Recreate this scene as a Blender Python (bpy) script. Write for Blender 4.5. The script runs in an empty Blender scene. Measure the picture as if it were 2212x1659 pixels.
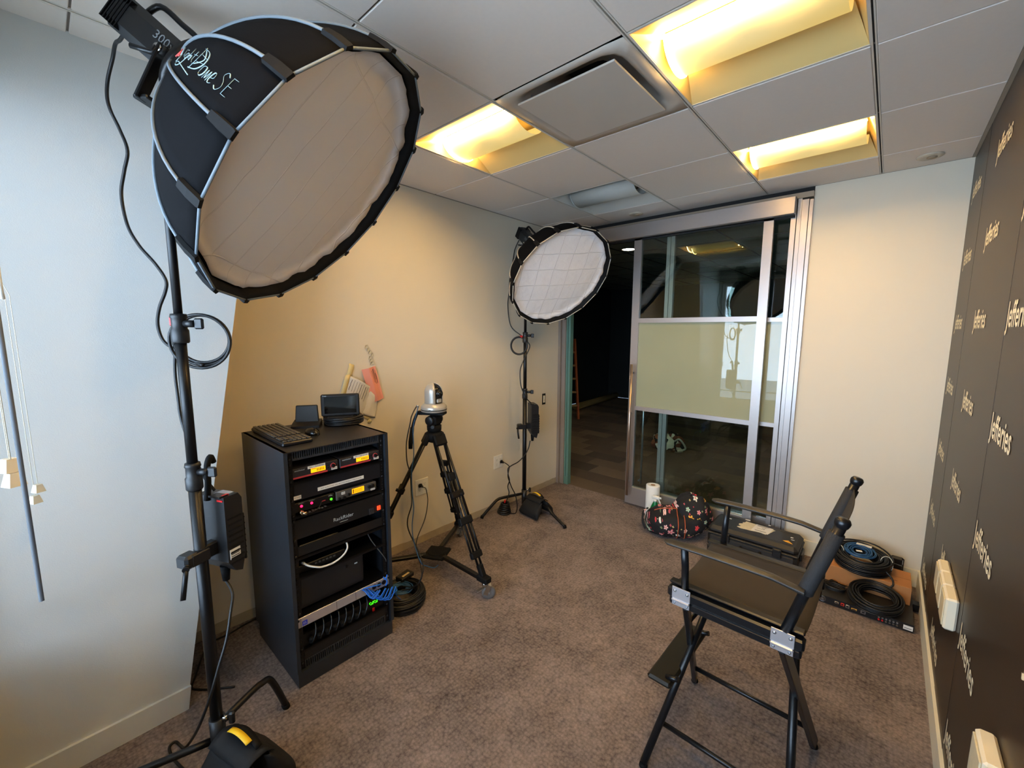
import bpy, bmesh, math, random
from mathutils import Vector, Matrix, noise
from math import sin, cos, pi, radians, sqrt, atan2
random.seed(7)
V = Vector
S = bpy.context.scene
COL = S.collection
ZC, XL, XR, YW, XB, YF = 2.5675, -1.1794, 1.6158, 2.186, -0.7533, -1.64
T = 0.61

# ------------------------------------------------------------------ camera, world, light, exposure
cam = bpy.data.objects.new('camera', bpy.data.cameras.new('camera'))
COL.objects.link(cam)
yaw, pitch, roll = -0.73002382, -0.12609533, 0.00316449
fw = V((sin(yaw)*cos(pitch), cos(yaw)*cos(pitch), sin(pitch)))
r0 = V((cos(yaw), -sin(yaw), 0)); u0 = r0.cross(fw)
rr = r0*cos(roll)+u0*sin(roll); uu = -r0*sin(roll)+u0*cos(roll)
cam.matrix_world = Matrix(((rr.x, uu.x, -fw.x, 1.34677), (rr.y, uu.y, -fw.y, -1.37159), (rr.z, uu.z, -fw.z, 1.60168), (0, 0, 0, 1)))
cam.data.sensor_width = 36; cam.data.lens = 907.764/2212*36
cam.data.clip_start = 0.01
S.camera = cam
S.view_settings.view_transform = 'Standard'; S.view_settings.look = 'None'
S.view_settings.gamma = 1; S.view_settings.use_curve_mapping = False
S.view_settings.exposure = 1.05
w = bpy.data.worlds.new('world'); S.world = w; w.use_nodes = True
w.node_tree.nodes['Background'].inputs[0].default_value = (0.55, 0.75, 1.0, 1)
w.node_tree.nodes['Background'].inputs[1].default_value = 2.0
def area(name, loc, rot, sx, sy, power, col):
    l = bpy.data.lights.new(name, 'AREA'); l.shape = 'RECTANGLE'; l.size = sx; l.size_y = sy
    l.energy = power; l.color = col
    o = bpy.data.objects.new(name, l); COL.objects.link(o); o.location = loc; o.rotation_euler = rot
    return o
DAY = area('daylight', (0.3, -3.3, 2.5), (radians(78), 0, 0), 4.5, 3.8, 360, (0.62, 0.80, 1.0))
K_TUBE, K_BASKET = 54.0, 0.3      # troffer emission

# ------------------------------------------------------------------ helpers
def lin(c):
    return tuple((x/12.92 if x <= 0.04045 else ((x+0.055)/1.055)**2.4) for x in [v/255 for v in c])
MATS = {}
def mat(name, col, rough=0.5, metal=0.0, bump=0.0, bs=300.0, var=0.06, vs=15.0, emit=None, es=0.0, spec=0.5, srgb=True, coat=0.0):
    if name in MATS: return MATS[name]
    m = bpy.data.materials.new(name); m.use_nodes = True
    nt = m.node_tree; b = nt.nodes['Principled BSDF']
    c = lin(col) if srgb else col
    tc = nt.nodes.new('ShaderNodeTexCoord')
    n = nt.nodes.new('ShaderNodeTexNoise'); n.inputs['Scale'].default_value = vs; n.inputs['Detail'].default_value = 4
    nt.links.new(tc.outputs['Object'], n.inputs['Vector'])
    mx = nt.nodes.new('ShaderNodeMix'); mx.data_type = 'RGBA'
    mx.inputs[6].default_value = tuple(x*(1-var) for x in c)+(1,)
    mx.inputs[7].default_value = tuple(min(1, x*(1+var)) for x in c)+(1,)
    nt.links.new(n.outputs['Fac'], mx.inputs[0]); nt.links.new(mx.outputs[2], b.inputs['Base Color'])
    b.inputs['Roughness'].default_value = rough; b.inputs['Metallic'].default_value = metal
    b.inputs['Specular IOR Level'].default_value = spec
    if coat: b.inputs['Coat Weight'].default_value = coat
    if bump:
        n2 = nt.nodes.new('ShaderNodeTexNoise'); n2.inputs['Scale'].default_value = bs; n2.inputs['Detail'].default_value = 3
        nt.links.new(tc.outputs['Object'], n2.inputs['Vector'])
        bp = nt.nodes.new('ShaderNodeBump'); bp.inputs['Strength'].default_value = bump; bp.inputs['Distance'].default_value = 0.003
        nt.links.new(n2.outputs['Fac'], bp.inputs['Height']); nt.links.new(bp.outputs[0], b.inputs['Normal'])
    if emit:
        b.inputs['Emission Color'].default_value = lin(emit)+(1,); b.inputs['Emission Strength'].default_value = es
    MATS[name] = m
    return m

WLOC = {}
def reg(o, loc=(0, 0, 0)): WLOC[o.name] = V(loc)
def props(o, label=None, cat=None, group=None, kind=None):
    if label: o['label'] = label
    if cat: o['category'] = cat
    if group: o['group'] = group
    if kind: o['kind'] = kind
    return o
def thing(name, label, cat, loc=(0, 0, 0), group=None):
    o = bpy.data.objects.new(name, None); COL.objects.link(o); o.location = loc; o.empty_display_size = 0.05
    reg(o, loc); return props(o, label, cat, group)
def sthing(name, loc=(0, 0, 0)):
    o = bpy.data.objects.new(name, None); COL.objects.link(o); o.location = loc; o.empty_display_size = 0.05
    reg(o, loc); o['kind'] = 'structure'; return o

class MB:
    def __init__(s, M=None): s.bm = bmesh.new(); s.M = M or Matrix.Identity(4); s.mi = 0; s.uvl = None
    def _add(s, vs, fs, smooth=False, M=None):
        MM = s.M @ M if M is not None else s.M
        bv = [s.bm.verts.new(MM @ V(v)) for v in vs]
        out = []
        for f in fs:
            try: q = s.bm.faces.new([bv[i] for i in f])
            except ValueError: continue
            q.smooth = smooth; q.material_index = s.mi; out.append(q)
        return bv
    def box(s, c, d, rot=None, bev=0.0, taper=1.0):
        x, y, z = [k/2 for k in d]
        M = Matrix.Translation(c)
        if rot is not None: M = M @ (rot if isinstance(rot, Matrix) else Matrix.Rotation(rot, 4, 'Z'))
        if bev <= 0:
            t = taper
            vs = [(-x, -y, -z), (x, -y, -z), (x, y, -z), (-x, y, -z), (-x*t, -y*t, z), (x*t, -y*t, z), (x*t, y*t, z), (-x*t, y*t, z)]
            s._add(vs, [(0, 3, 2, 1), (4, 5, 6, 7), (0, 1, 5, 4), (1, 2, 6, 5), (2, 3, 7, 6), (3, 0, 4, 7)], False, M)
        else:
            b = min(bev, x*.99, y*.99, z*.99); vs = []; 
            for (zz, k) in ((-z, b), (-z+b, 0), (z-b, 0), (z, b)):
                X, Y = x-k, y-k; c_ = b if k == 0 else b*0.3
                t = taper if zz > 0 else 1
                for (px, py) in ((-X+c_, -Y), (X-c_, -Y), (X, -Y+c_), (X, Y-c_), (X-c_, Y), (-X+c_, Y), (-X, Y-c_), (-X, -Y+c_)):
                    vs.append((px*t, py*t, zz))
            fs = [tuple(range(7, -1, -1)), tuple(range(24, 32))]
            for l in range(3):
                for i in range(8):
                    j = (i+1) % 8; fs.append((l*8+i, l*8+j, l*8+8+j, l*8+8+i))
            s._add(vs, fs, False, M)
        return s
    def b2(s, x0, x1, y0, y1, z0, z1, bev=0.0):
        return s.box(((x0+x1)/2, (y0+y1)/2, (z0+z1)/2), (abs(x1-x0), abs(y1-y0), abs(z1-z0)), bev=bev)
    def tube(s, pts, r, seg=10, closed=False, cap=True, rs=None, flat=None):
        pts = [V(p) for p in pts]; n = len(pts)
        if n < 2: return s
        tang = []
        for i in range(n):
            a = pts[i-1] if (i > 0 or closed) else pts[i]
            b = pts[(i+1) % n] if (i < n-1 or closed) else pts[i]
            t = (b-a)
            tang.append(t.normalized() if t.length > 1e-9 else V((0, 0, 1)))
        up = V((0, 0, 1)) if abs(tang[0].z) < 0.9 else V((1, 0, 0))
        N = (up-tang[0]*up.dot(tang[0])).normalized(); vs = []
        for i in range(n):
            N = (N-tang[i]*N.dot(tang[i])).normalized(); B = tang[i].cross(N)
            R = rs[i] if rs else r
            for k in range(seg):
                a = 2*pi*k/seg
                f = flat if flat else 1.0
                vs.append(pts[i]+N*(R*f*cos(a))+B*(R*sin(a)))
        fs = []
        for i in range(n if closed else n-1):
            j = (i+1) % n
            for k in range(seg):
                l = (k+1) % seg; fs.append((i*seg+k, i*seg+l, j*seg+l, j*seg+k))
        if cap and not closed:
            fs.append(tuple(range(seg-1, -1, -1))); fs.append(tuple(range((n-1)*seg, n*seg)))
        s._add(vs, fs, True); 
        return s
    def cyl(s, p0, p1, r, r1=None, seg=16):
        p0, p1 = V(p0), V(p1); R1 = r if r1 is None else r1
        d = (p1-p0).normalized(); up = V((0, 0, 1)) if abs(d.z) < 0.9 else V((1, 0, 0))
        N = (up-d*up.dot(d)).normalized(); B = d.cross(N)
        ring = [(N*cos(2*pi*k/seg)+B*sin(2*pi*k/seg)) for k in range(seg)]
        bv = s._add([p0+q*r for q in ring]+[p1+q*R1 for q in ring], [(k, (k+1) % seg, seg+(k+1) % seg, seg+k) for k in range(seg)], True)
        for idx in (list(range(seg-1, -1, -1)), list(range(seg, 2*seg))):
            try:
                f = s.bm.faces.new([bv[i] for i in idx]); f.material_index = s.mi
            except ValueError: pass
        return s
    def lathe(s, prof, c=(0, 0, 0), axis=None, seg=28, smooth=True):
        M = Matrix.Translation(c)
        if axis is not None: M = M @ V(axis).to_track_quat('Z', 'Y').to_matrix().to_4x4()
        n = len(prof); vs = []
        for (r, z) in prof:
            for k in range(seg): vs.append((r*cos(2*pi*k/seg), r*sin(2*pi*k/seg), z))
        fs = [(i*seg+k, i*seg+(k+1) % seg, (i+1)*seg+(k+1) % seg, (i+1)*seg+k) for i in range(n-1) for k in range(seg)]
        if prof[0][0] > 1e-6: fs.append(tuple(range(seg-1, -1, -1)))
        if prof[-1][0] > 1e-6: fs.append(tuple(range((n-1)*seg, n*seg)))
        s._add(vs, fs, smooth, M); return s
    def grid(s, fn, nu, nv, smooth=True, closeu=False):
        vs = [fn(i/(nu if closeu else nu-1), j/(nv-1)) for i in range(nu) for j in range(nv)]
        fs = []
        for i in range(nu if closeu else nu-1):
            for j in range(nv-1):
                a, b = i*nv+j, ((i+1) % nu)*nv+j; fs.append((a, b, b+1, a+1))
        s._add(vs, fs, smooth); return s
    def prism(s, poly, ax, a0, a1):
        n = len(poly); vs = []
        for a in (a0, a1):
            for (p, q) in poly: vs.append((a, p, q) if ax == 'x' else ((p, a, q) if ax == 'y' else (p, q, a)))
        s._add(vs, [tuple(range(n)), tuple(range(2*n-1, n-1, -1))]+[(i, (i+1) % n, n+(i+1) % n, n+i) for i in range(n)]); return s
    def mesh(s, src, M):
        base = len(s.bm.verts); MM = s.M @ M
        bv = [s.bm.verts.new(MM @ v.co) for v in src.vertices]
        for p in src.polygons:
            try:
                f = s.bm.faces.new([bv[i] for i in p.vertices]); f.material_index = s.mi
            except ValueError: pass
        return s
    def sphere(s, c, r, sc=(1, 1, 1), seg=16, rings=10):
        prof = [(max(1e-7, r*sin(pi*i/rings)), -r*cos(pi*i/rings)) for i in range(rings+1)]
        M = Matrix.Translation(c) @ Matrix.Diagonal((sc[0], sc[1], sc[2], 1))
        n = len(prof); vs = [(rd*cos(2*pi*k/seg), rd*sin(2*pi*k/seg), z) for rd, z in prof for k in range(seg)]
        s._add(vs, [(i*seg+k, i*seg+(k+1) % seg, (i+1)*seg+(k+1) % seg, (i+1)*seg+k) for i in range(n-1) for k in range(seg)], True, M); return s
    def build(s, name, m, parent=None, label=None, cat=None, group=None, kind=None, origin=None, solid=0, uv=None):
        s.bm.verts.ensure_lookup_table()
        bmesh.ops.remove_doubles(s.bm, verts=s.bm.verts[:], dist=1e-6)
        bmesh.ops.recalc_face_normals(s.bm, faces=s.bm.faces[:])
        pw = WLOC[parent.name] if parent else V((0, 0, 0))
        if origin is None:
            if parent: origin = pw
            else:
                cs = [v.co for v in s.bm.verts]
                lo = V([min(c[i] for c in cs) for i in range(3)]); hi = V([max(c[i] for c in cs) for i in range(3)])
                origin = V(((lo.x+hi.x)/2, (lo.y+hi.y)/2, lo.z))
        origin = V(origin)
        if uv:
            ul = s.bm.loops.layers.uv.new('UVMap')
            for f in s.bm.faces:
                for l in f.loops: l[ul].uv = uv(l.vert.co)
        for v in s.bm.verts: v.co -= origin
        me = bpy.data.meshes.new(name); s.bm.to_mesh(me); s.bm.free()
        for mm in (m if isinstance(m, (list, tuple)) else [m]): me.materials.append(mm)
        o = bpy.data.objects.new(name, me); COL.objects.link(o)
        if parent: o.parent = parent
        o.location = origin-pw
        reg(o, origin); props(o, label, cat, group, kind)
        if solid:
            md = o.modifiers.new('thick', 'SOLIDIFY'); md.thickness = solid; md.offset = 0
        return o
def inst(src, name, wloc, parent, rotz=None, label=None):
    o = bpy.data.objects.new(name, src.data); COL.objects.link(o); o.parent = parent
    o.location = V(wloc)-WLOC[parent.name]
    if rotz is not None: o.rotation_euler = (0, 0, rotz)
    reg(o, wloc)
    if label: o['label'] = label
    return o
TXT = {}
def txt(s, bold=0.0, align='LEFT'):
    key = (s, align, bold)
    if key in TXT: return TXT[key]
    cu = bpy.data.curves.new('t', 'FONT'); cu.body = s; cu.size = 1.0; cu.align_x = align; cu.align_y = 'CENTER'; cu.resolution_u = 2; cu.offset = bold
    o = bpy.data.objects.new('t', cu); COL.objects.link(o)
    dg = bpy.context.evaluated_depsgraph_get()
    me = bpy.data.meshes.new_from_object(o.evaluated_get(dg))
    bpy.data.objects.remove(o); TXT[key] = me
    return me
def frame(o, x, y, z=None):      # matrix with origin o, x axis, y axis (text plane)
    x = V(x).normalized(); y = V(y); y = (y-x*y.dot(x)).normalized(); z = x.cross(y)
    return Matrix(((x.x, y.x, z.x, o[0]), (x.y, y.y, z.y, o[1]), (x.z, y.z, z.z, o[2]), (0, 0, 0, 1)))
def smoothpts(P, n=6, closed=False):
    P = [V(p) for p in P]; out = []; L = len(P)
    for i in range(L if closed else L-1):
        if closed: a, b, c, d = P[i-1], P[i], P[(i+1) % L], P[(i+2) % L]
        else: a, b, c, d = P[max(i-1, 0)], P[i], P[i+1], P[min(i+2, L-1)]
        for k in range(n):
            t = k/n; out.append(0.5*((2*b)+(c-a)*t+(2*a-5*b+4*c-d)*t*t+(3*b-a-3*c+d)*t**3))
    if not closed: out.append(P[-1])
    return out

# ------------------------------------------------------------------ materials
M_WALL = mat('wall_paint', (216, 206, 186), 0.7, bump=0.15, bs=400, var=0.02, vs=3)
M_PIER = mat('white_wall_paint', (206, 208, 206), 0.65, bump=0.12, bs=300, var=0.015, vs=3)
M_BASE = mat('cream_baseboard', (226, 220, 200), 0.4, var=0.02)
M_TILE = mat('ceiling_tile_face', (226, 216, 206), 0.9, bump=0.25, bs=900, var=0.03, vs=60)
M_GRID = mat('grid_metal', (214, 206, 194), 0.5, var=0.02)
M_DARK = mat('dark_gap', (26, 24, 24), 0.8)
M_BLK = mat('black_metal', (15, 15, 17), 0.35, metal=0.3, var=0.2)
M_BLKM = mat('black_matte', (13, 13, 14), 0.7, var=0.15, spec=.2)
M_BLKP = mat('black_plastic', (20, 20, 22), 0.42, bump=0.05, bs=800, var=0.1)
M_CABLE = mat('black_cable', (13, 13, 15), 0.45, var=0.1)
M_FAB = mat('black_nylon', (12, 12, 14), 0.8, bump=0.15, bs=1400, var=0.15, vs=30, spec=.06)
M_PIPE = mat('grey_piping', (104, 114, 122), 0.6, var=0.06)
M_ALU = mat('brushed_aluminium', (176, 168, 164), 0.38, metal=0.75, var=0.03, vs=60)
M_CHROME = mat('chrome', (200, 200, 200), 0.16, metal=1.0, var=0.03)
M_STEEL = mat('zinc_steel', (170, 172, 176), 0.3, metal=0.9, var=0.05)
M_SILV = mat('silver_plastic', (176, 170, 160), 0.32, metal=0.35, var=0.03)
M_RED = mat('red_plastic', (200, 24, 24), 0.4)
M_REDL = mat('red_switch_lit', (230, 60, 30), 0.3, emit=(255, 50, 20), es=1.2)
M_LEDR = mat('red_led', (255, 30, 60), 0.3, emit=(255, 20, 70), es=2.5)
M_LEDG = mat('green_led', (60, 255, 40), 0.3, emit=(60, 255, 20), es=1.6)
M_LCD = mat('amber_display', (250, 165, 20), 0.3, emit=(255, 150, 10), es=0.9)
M_LCDD = mat('amber_display_marks', (130, 70, 0), 0.3)
M_STICK = mat('white_sticker', (226, 224, 218), 0.5, var=0.02)
M_INK = mat('printed_ink', (60, 56, 54), 0.6)
M_GTXT = mat('light_print', (190, 200, 205), 0.5)
M_YEL = mat('yellow_tag', (236, 190, 20), 0.5, var=0.05)
M_BLUE = mat('blue_wire', (20, 110, 225), 0.4, var=0.05)
M_NAVY = mat('blue_cable', (32, 78, 120), 0.45)
M_WHITE = mat('white_plastic', (228, 226, 218), 0.4, var=0.02)
M_CREAM = mat('cream_plastic', (226, 218, 196), 0.4, var=0.02)

def fabric_diff(name, mode):
    m = bpy.data.materials.new(name); m.use_nodes = True; nt = m.node_tree; b = nt.nodes['Principled BSDF']
    b.inputs['Base Color'].default_value = lin((240, 234, 232))+(1,); b.inputs['Roughness'].default_value = 0.75
    uv = nt.nodes.new('ShaderNodeUVMap'); 
    n = nt.nodes.new('ShaderNodeTexNoise'); n.inputs['Scale'].default_value = 9 if mode else 5; n.inputs['Detail'].default_value = 5
    nt.links.new(uv.outputs[0], n.inputs['Vector'])
    br = nt.nodes.new('ShaderNodeTexBrick'); br.offset = 0.0
    br.inputs['Scale'].default_value = 1.0; br.inputs['Mortar Size'].default_value = 0.0035 if mode else 0.0028
    br.inputs['Mortar Smooth'].default_value = 0.6
    br.inputs['Brick Width'].default_value = 0.135 if mode else 0.105; br.inputs['Row Height'].default_value = 0.135 if mode else 0.62
    br.inputs['Color1'].default_value = (0.5, 0.5, 0.5, 1); br.inputs['Color2'].default_value = (0.55, 0.55, 0.55, 1); br.inputs['Mortar'].default_value = (1, 1, 1, 1)
    mp = nt.nodes.new('ShaderNodeMapping'); mp.inputs['Rotation'].default_value = (0, 0, 0.12 if mode else -0.05); mp.inputs['Location'].default_value = (0.03, 0.31, 0)
    nd = nt.nodes.new('ShaderNodeTexNoise'); nd.inputs['Scale'].default_value = 3.0
    nt.links.new(uv.outputs[0], nd.inputs['Vector'])
    ad = nt.nodes.new('ShaderNodeVectorMath'); ad.operation = 'SCALE'; ad.inputs['Scale'].default_value = 0.05
    nt.links.new(nd.outputs['Color'], ad.inputs[0])
    a2 = nt.nodes.new('ShaderNodeVectorMath'); a2.operation = 'ADD'
    nt.links.new(uv.outputs[0], a2.inputs[0]); nt.links.new(ad.outputs[0], a2.inputs[1])
    nt.links.new(a2.outputs[0], mp.inputs['Vector']); nt.links.new(mp.outputs[0], br.inputs['Vector'])
    mul = nt.nodes.new('ShaderNodeMath'); mul.operation = 'MULTIPLY_ADD'; mul.inputs[1].default_value = 1.5 if mode else 0.5
    nt.links.new(n.outputs['Fac'], mul.inputs[0]); nt.links.new(br.outputs['Color'], mul.inputs[2])
    bp = nt.nodes.new('ShaderNodeBump'); bp.inputs['Distance'].default_value = 0.006 if mode else 0.003; bp.inputs['Strength'].default_value = 1.0
    nt.links.new(mul.outputs[0], bp.inputs['Height']); nt.links.new(bp.outputs[0], b.inputs['Normal'])
    return m
M_DIF1 = fabric_diff('diffuser_cloth_seamed', 0); M_DIF2 = fabric_diff('diffuser_cloth_creased', 1)

def carpet():
    m = bpy.data.materials.new('carpet'); m.use_nodes = True; nt = m.node_tree; b = nt.nodes['Principled BSDF']
    tc = nt.nodes.new('ShaderNodeTexCoord'); L = nt.links
    def N(scale, det=3, rough=.6, vec=None, dim=None):
        n = nt.nodes.new('ShaderNodeTexNoise'); n.inputs['Scale'].default_value = scale; n.inputs['Detail'].default_value = det; n.inputs['Roughness'].default_value = rough
        L.new(vec or tc.outputs['Object'], n.inputs['Vector']); return n
    big = N(4.5, 6, .7); mid = N(70, 5, .85); fine = N(420, 4, .8)
    mp = nt.nodes.new('ShaderNodeMapping'); mp.inputs['Rotation'].default_value = (0, 0, radians(0)); mp.inputs['Scale'].default_value = (1, 1, 1)
    L.new(tc.outputs['Object'], mp.inputs['Vector'])
    vo = nt.nodes.new('ShaderNodeTexVoronoi'); vo.inputs['Scale'].default_value = 66; vo.inputs['Randomness'].default_value = 0.65; L.new(mp.outputs[0], vo.inputs['Vector'])
    cr = nt.nodes.new('ShaderNodeValToRGB'); cr.color_ramp.elements[0].position = 0.50; cr.color_ramp.elements[1].position = 0.94
    cr.color_ramp.elements[0].color = lin((62, 56, 55))+(1,); cr.color_ramp.elements[1].color = lin((160, 146, 141))+(1,)
    s1 = nt.nodes.new('ShaderNodeMath'); s1.operation = 'MULTIPLY_ADD'; s1.inputs[1].default_value = 0.60; L.new(mid.outputs['Fac'], s1.inputs[0])
    s2 = nt.nodes.new('ShaderNodeMath'); s2.operation = 'MULTIPLY_ADD'; s2.inputs[1].default_value = 0.46; L.new(fine.outputs['Fac'], s2.inputs[0]); s2.inputs[2].default_value = 0.03
    L.new(s2.outputs[0], s1.inputs[2])
    s3 = nt.nodes.new('ShaderNodeMath'); s3.operation = 'MULTIPLY_ADD'; s3.inputs[1].default_value = 0.50; L.new(big.outputs['Fac'], s3.inputs[0]); 
    s4 = nt.nodes.new('ShaderNodeMath'); s4.operation = 'MULTIPLY_ADD'; s4.inputs[1].default_value = -0.20; L.new(vo.outputs['Distance'], s4.inputs[0]); L.new(s1.outputs[0], s4.inputs[2])
    L.new(s4.outputs[0], s3.inputs[2]); L.new(s3.outputs[0], cr.inputs['Fac']); L.new(cr.outputs[0], b.inputs['Base Color'])
    b.inputs['Roughness'].default_value = 0.95; b.inputs['Specular IOR Level'].default_value = 0.1
    bp = nt.nodes.new('ShaderNodeBump'); bp.inputs['Strength'].default_value = 0.7; bp.inputs['Distance'].default_value = 0.006
    L.new(s4.outputs[0], bp.inputs['Height']); L.new(bp.outputs[0], b.inputs['Normal'])
    return m
M_CARPET = carpet()

def glass(name, tint, refl=1.0, frosted=False):
    m = bpy.data.materials.new(name); m.use_nodes = True; nt = m.node_tree; L = nt.links
    nt.nodes.remove(nt.nodes['Principled BSDF']); out = nt.nodes['Material Output']
    tr = nt.nodes.new('ShaderNodeBsdfTransparent'); tr.inputs[0].default_value = tuple(tint)+(1,)
    gl = nt.nodes.new('ShaderNodeBsdfGlossy'); gl.inputs['Roughness'].default_value = 0.0; gl.inputs[0].default_value = (refl, refl, refl, 1)
    fr = nt.nodes.new('ShaderNodeFresnel'); fr.inputs['IOR'].default_value = 1.5
    mx = nt.nodes.new('ShaderNodeMixShader'); L.new(fr.outputs[0], mx.inputs[0]); L.new(gl.outputs[0], mx.inputs[2])
    if frosted:
        df = nt.nodes.new('ShaderNodeBsdfDiffuse'); tc = nt.nodes.new('ShaderNodeTexCoord'); n = nt.nodes.new('ShaderNodeTexNoise'); n.inputs['Scale'].default_value = 2.5
        L.new(tc.outputs['Object'], n.inputs['Vector']); r = nt.nodes.new('ShaderNodeValToRGB')
        r.color_ramp.elements[0].color = lin((160, 162, 132))+(1,); r.color_ramp.elements[1].color = lin((174, 174, 144))+(1,)
        L.new(n.outputs['Fac'], r.inputs[0]); L.new(r.outputs[0], df.inputs[0])
        m2 = nt.nodes.new('ShaderNodeMixShader'); m2.inputs[0].default_value = 0.82
        L.new(tr.outputs[0], m2.inputs[1]); L.new(df.outputs[0], m2.inputs[2]); L.new(m2.outputs[0], mx.inputs[1])
    else: L.new(tr.outputs[0], mx.inputs[1])
    L.new(mx.outputs[0], out.inputs[0]); return m
M_GLASS = glass('clear_glass', (0.86, 0.93, 0.90)); M_FROST = glass('frosted_glass', (0.8, 0.86, 0.8), frosted=True)
M_WGLASS = glass('window_glass', (0.97, 0.98, 0.99))
M_GREEN = mat('green_steel', (92, 130, 118), 0.5, var=0.05)
M_SLAT = mat('blind_slat', (226, 226, 220), 0.45, var=0.02)

# ------------------------------------------------------------------ room shell
def pl(x0, x1, y0, y1, z0, z1, name, m, parent=None, **k):
    return MB().b2(x0, x1, y0, y1, z0, z1).build(name, m, parent, **k)
ZT = 2.80
o = pl(XL-.1, XR+.1, YF-.1, YW+.02, -.05, 0, 'floor', M_CARPET, kind='structure')
def edgey(z): return -1.097+0.174*z
pl(XL-.1, XL, YF, YW+.02, 0, ZT, 'wall_left', M_WALL, kind='structure')
MB().prism([(YF, 0), (edgey(0), 0), (edgey(ZC+.03), ZC+.03), (YF, ZC+.03)], 'x', XL+.001, XB).build('wall_left_pier', M_PIER, kind='structure')
MB().prism([(YF, 0), (edgey(0)+.004, 0), (edgey(.098)+.002, .098), (YF, .098)], 'x', XB, XB+.012).build('baseboard_left', M_PIER, kind='structure')
pl(XR, XR+.1, YF, YW+.1, 0, ZT, 'wall_right', M_WALL, kind='structure')
pl(XR-.014, XR, YF, YW, 0, .112, 'baseboard_right', M_BASE, kind='structure')
pl(.885, XR, YW, YW+.12, 0, ZT, 'wall_back', M_WALL, kind='structure')
pl(.885, XR-.014, YW-.012, YW, 0, .11, 'baseboard_back', M_BASE, kind='structure')
pl(XL, .885, YW, YW+.12, 2.535, ZT, 'wall_back_header', M_DARK, kind='structure')
# glue strip left where the skirting was pulled off
def strip(z):
    bm = MB(); n = 65; P = []
    for i in range(n+1):
        y = -1.05+(YW+1.05)*i/n; P.append((y, .058+.008*noise.noise(V((y*4, 0, 0)))+.006*noise.noise(V((y*19, 3, 0)))))
    bm.prism([(P[0][0], .001)]+[(P[-1][0], .001)]+P[::-1], 'x', XL, XL+.0012); return bm
strip(0).build('trim_1', mat('bare_plaster', (172, 158, 134), .9, bump=.5, bs=150, var=.12, vs=25), kind='structure')
# window wall behind the camera
wx0, wx1, wz0, wz1 = -0.70, 1.50, 0.50, 2.35
fb = MB()
fb.b2(XL-.1, wx0, YF-.12, YF, 0, ZT).b2(wx1, XR+.1, YF-.12, YF, 0, ZT).b2(wx0, wx1, YF-.12, YF, 0, wz0).b2(wx0, wx1, YF-.12, YF, wz1, ZT)
fb.build('wall_front', M_PIER, kind='structure')
win = sthing('window_1', (.4, YF-.06, wz0))
f = MB()
for x in (wx0+.02, .40, wx1-.02): f.b2(x-.02, x+.02, YF-.09, YF-.05, wz0, wz1)
for z in (wz0+.02, wz1-.02): f.b2(wx0, wx1, YF-.088, YF-.052, z-.02, z+.02)
f.build('window_frame', M_WHITE, win)
pl(wx0+.04, wx1-.04, YF-.074, YF-.068, wz0+.04, wz1-.04, 'pane', M_WGLASS, win)
MB().box((.4, YF-.03, wz0-.012), (wx1-wx0, .12, .024), bev=.004).build('window_sill', M_WHITE, win)

# ceiling -----------------------------------------------------------------
ceil = sthing('ceiling', (0, 0, ZT))
pl(XL-.1, XR+.1, YF-.1, YW+.12, ZT, ZT+.04, 'plenum_slab', M_DARK, ceil)
xs = [XL, -T, 0, T, 2*T, XR]; ys = [YF]+[T*i for i in range(-2, 4)]+[YW]
special = {(T, -2*T), (-T, 0), (T, 0), (T, 2*T), (-T, 2*T), (0, 0)}
cache = {}
gx, gy = .009, .0032
for i in range(len(xs)-1):
    for j in range(len(ys)-1):
        x0, x1, y0, y1 = xs[i], xs[i+1], ys[j], ys[j+1]
        if any(abs(x0-a) < .01 and abs(y0-b) < .01 for a, b in special): continue
        a0 = x0+(gx if i > 0 else .012); a1 = x1-(gx if i < len(xs)-2 else .016); b0 = y0+(gy if j > 0 else 0); b1 = y1-(gy if j < len(ys)-2 else .01)
        key = (round(a1-a0, 4), round(b1-b0, 4)); cx, cy = (a0+a1)/2, (b0+b1)/2
        if key in cache: inst(cache[key], 'ceiling_tile', (cx, cy, ZC), ceil)
        else:
            b = MB(); b.box((cx, cy, ZC+.009), (a1-a0, b1-b0, .018), rot=Matrix.Rotation(0, 4, 'Z'), bev=.0022)
            cache[key] = b.build('ceiling_tile', M_TILE, ceil, origin=(cx, cy, ZC))
for x in xs[1:-1]:      # slotted main runners
    r = MB(); 
    for s_ in (-1, 1): r.b2(x+s_*.0055-.0026, x+s_*.0055+.0026, YF, YW, ZC+.001, ZC+.012)
    r.mi = 1; r.b2(x-.009, x+.009, YF, YW, ZC+.008, ZC+.014)
    r.build('grid_runner', [M_GRID, M_DARK], ceil)
for y in ys[1:-1]:
    r = MB(); r.mi = 0; r.b2(XL, XR, y-.0038, y+.0038, ZC+.006, ZC+.016)
    r.build('cross_tee', [mat('tee_metal', (120, 108, 98), .6)], ceil)
tr = MB(); tr.b2(XL, XL+.011, YF, YW, ZC-.001, ZC+.012).b2(XR-.016, XR, YF, YW, ZC-.001, ZC+.012).b2(XL, XR, YW-.009, YW, ZC+.001, ZC+.012)
tr.build('wall_angle', mat('wall_angle_paint', (150, 140, 126), .6), ceil)
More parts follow.
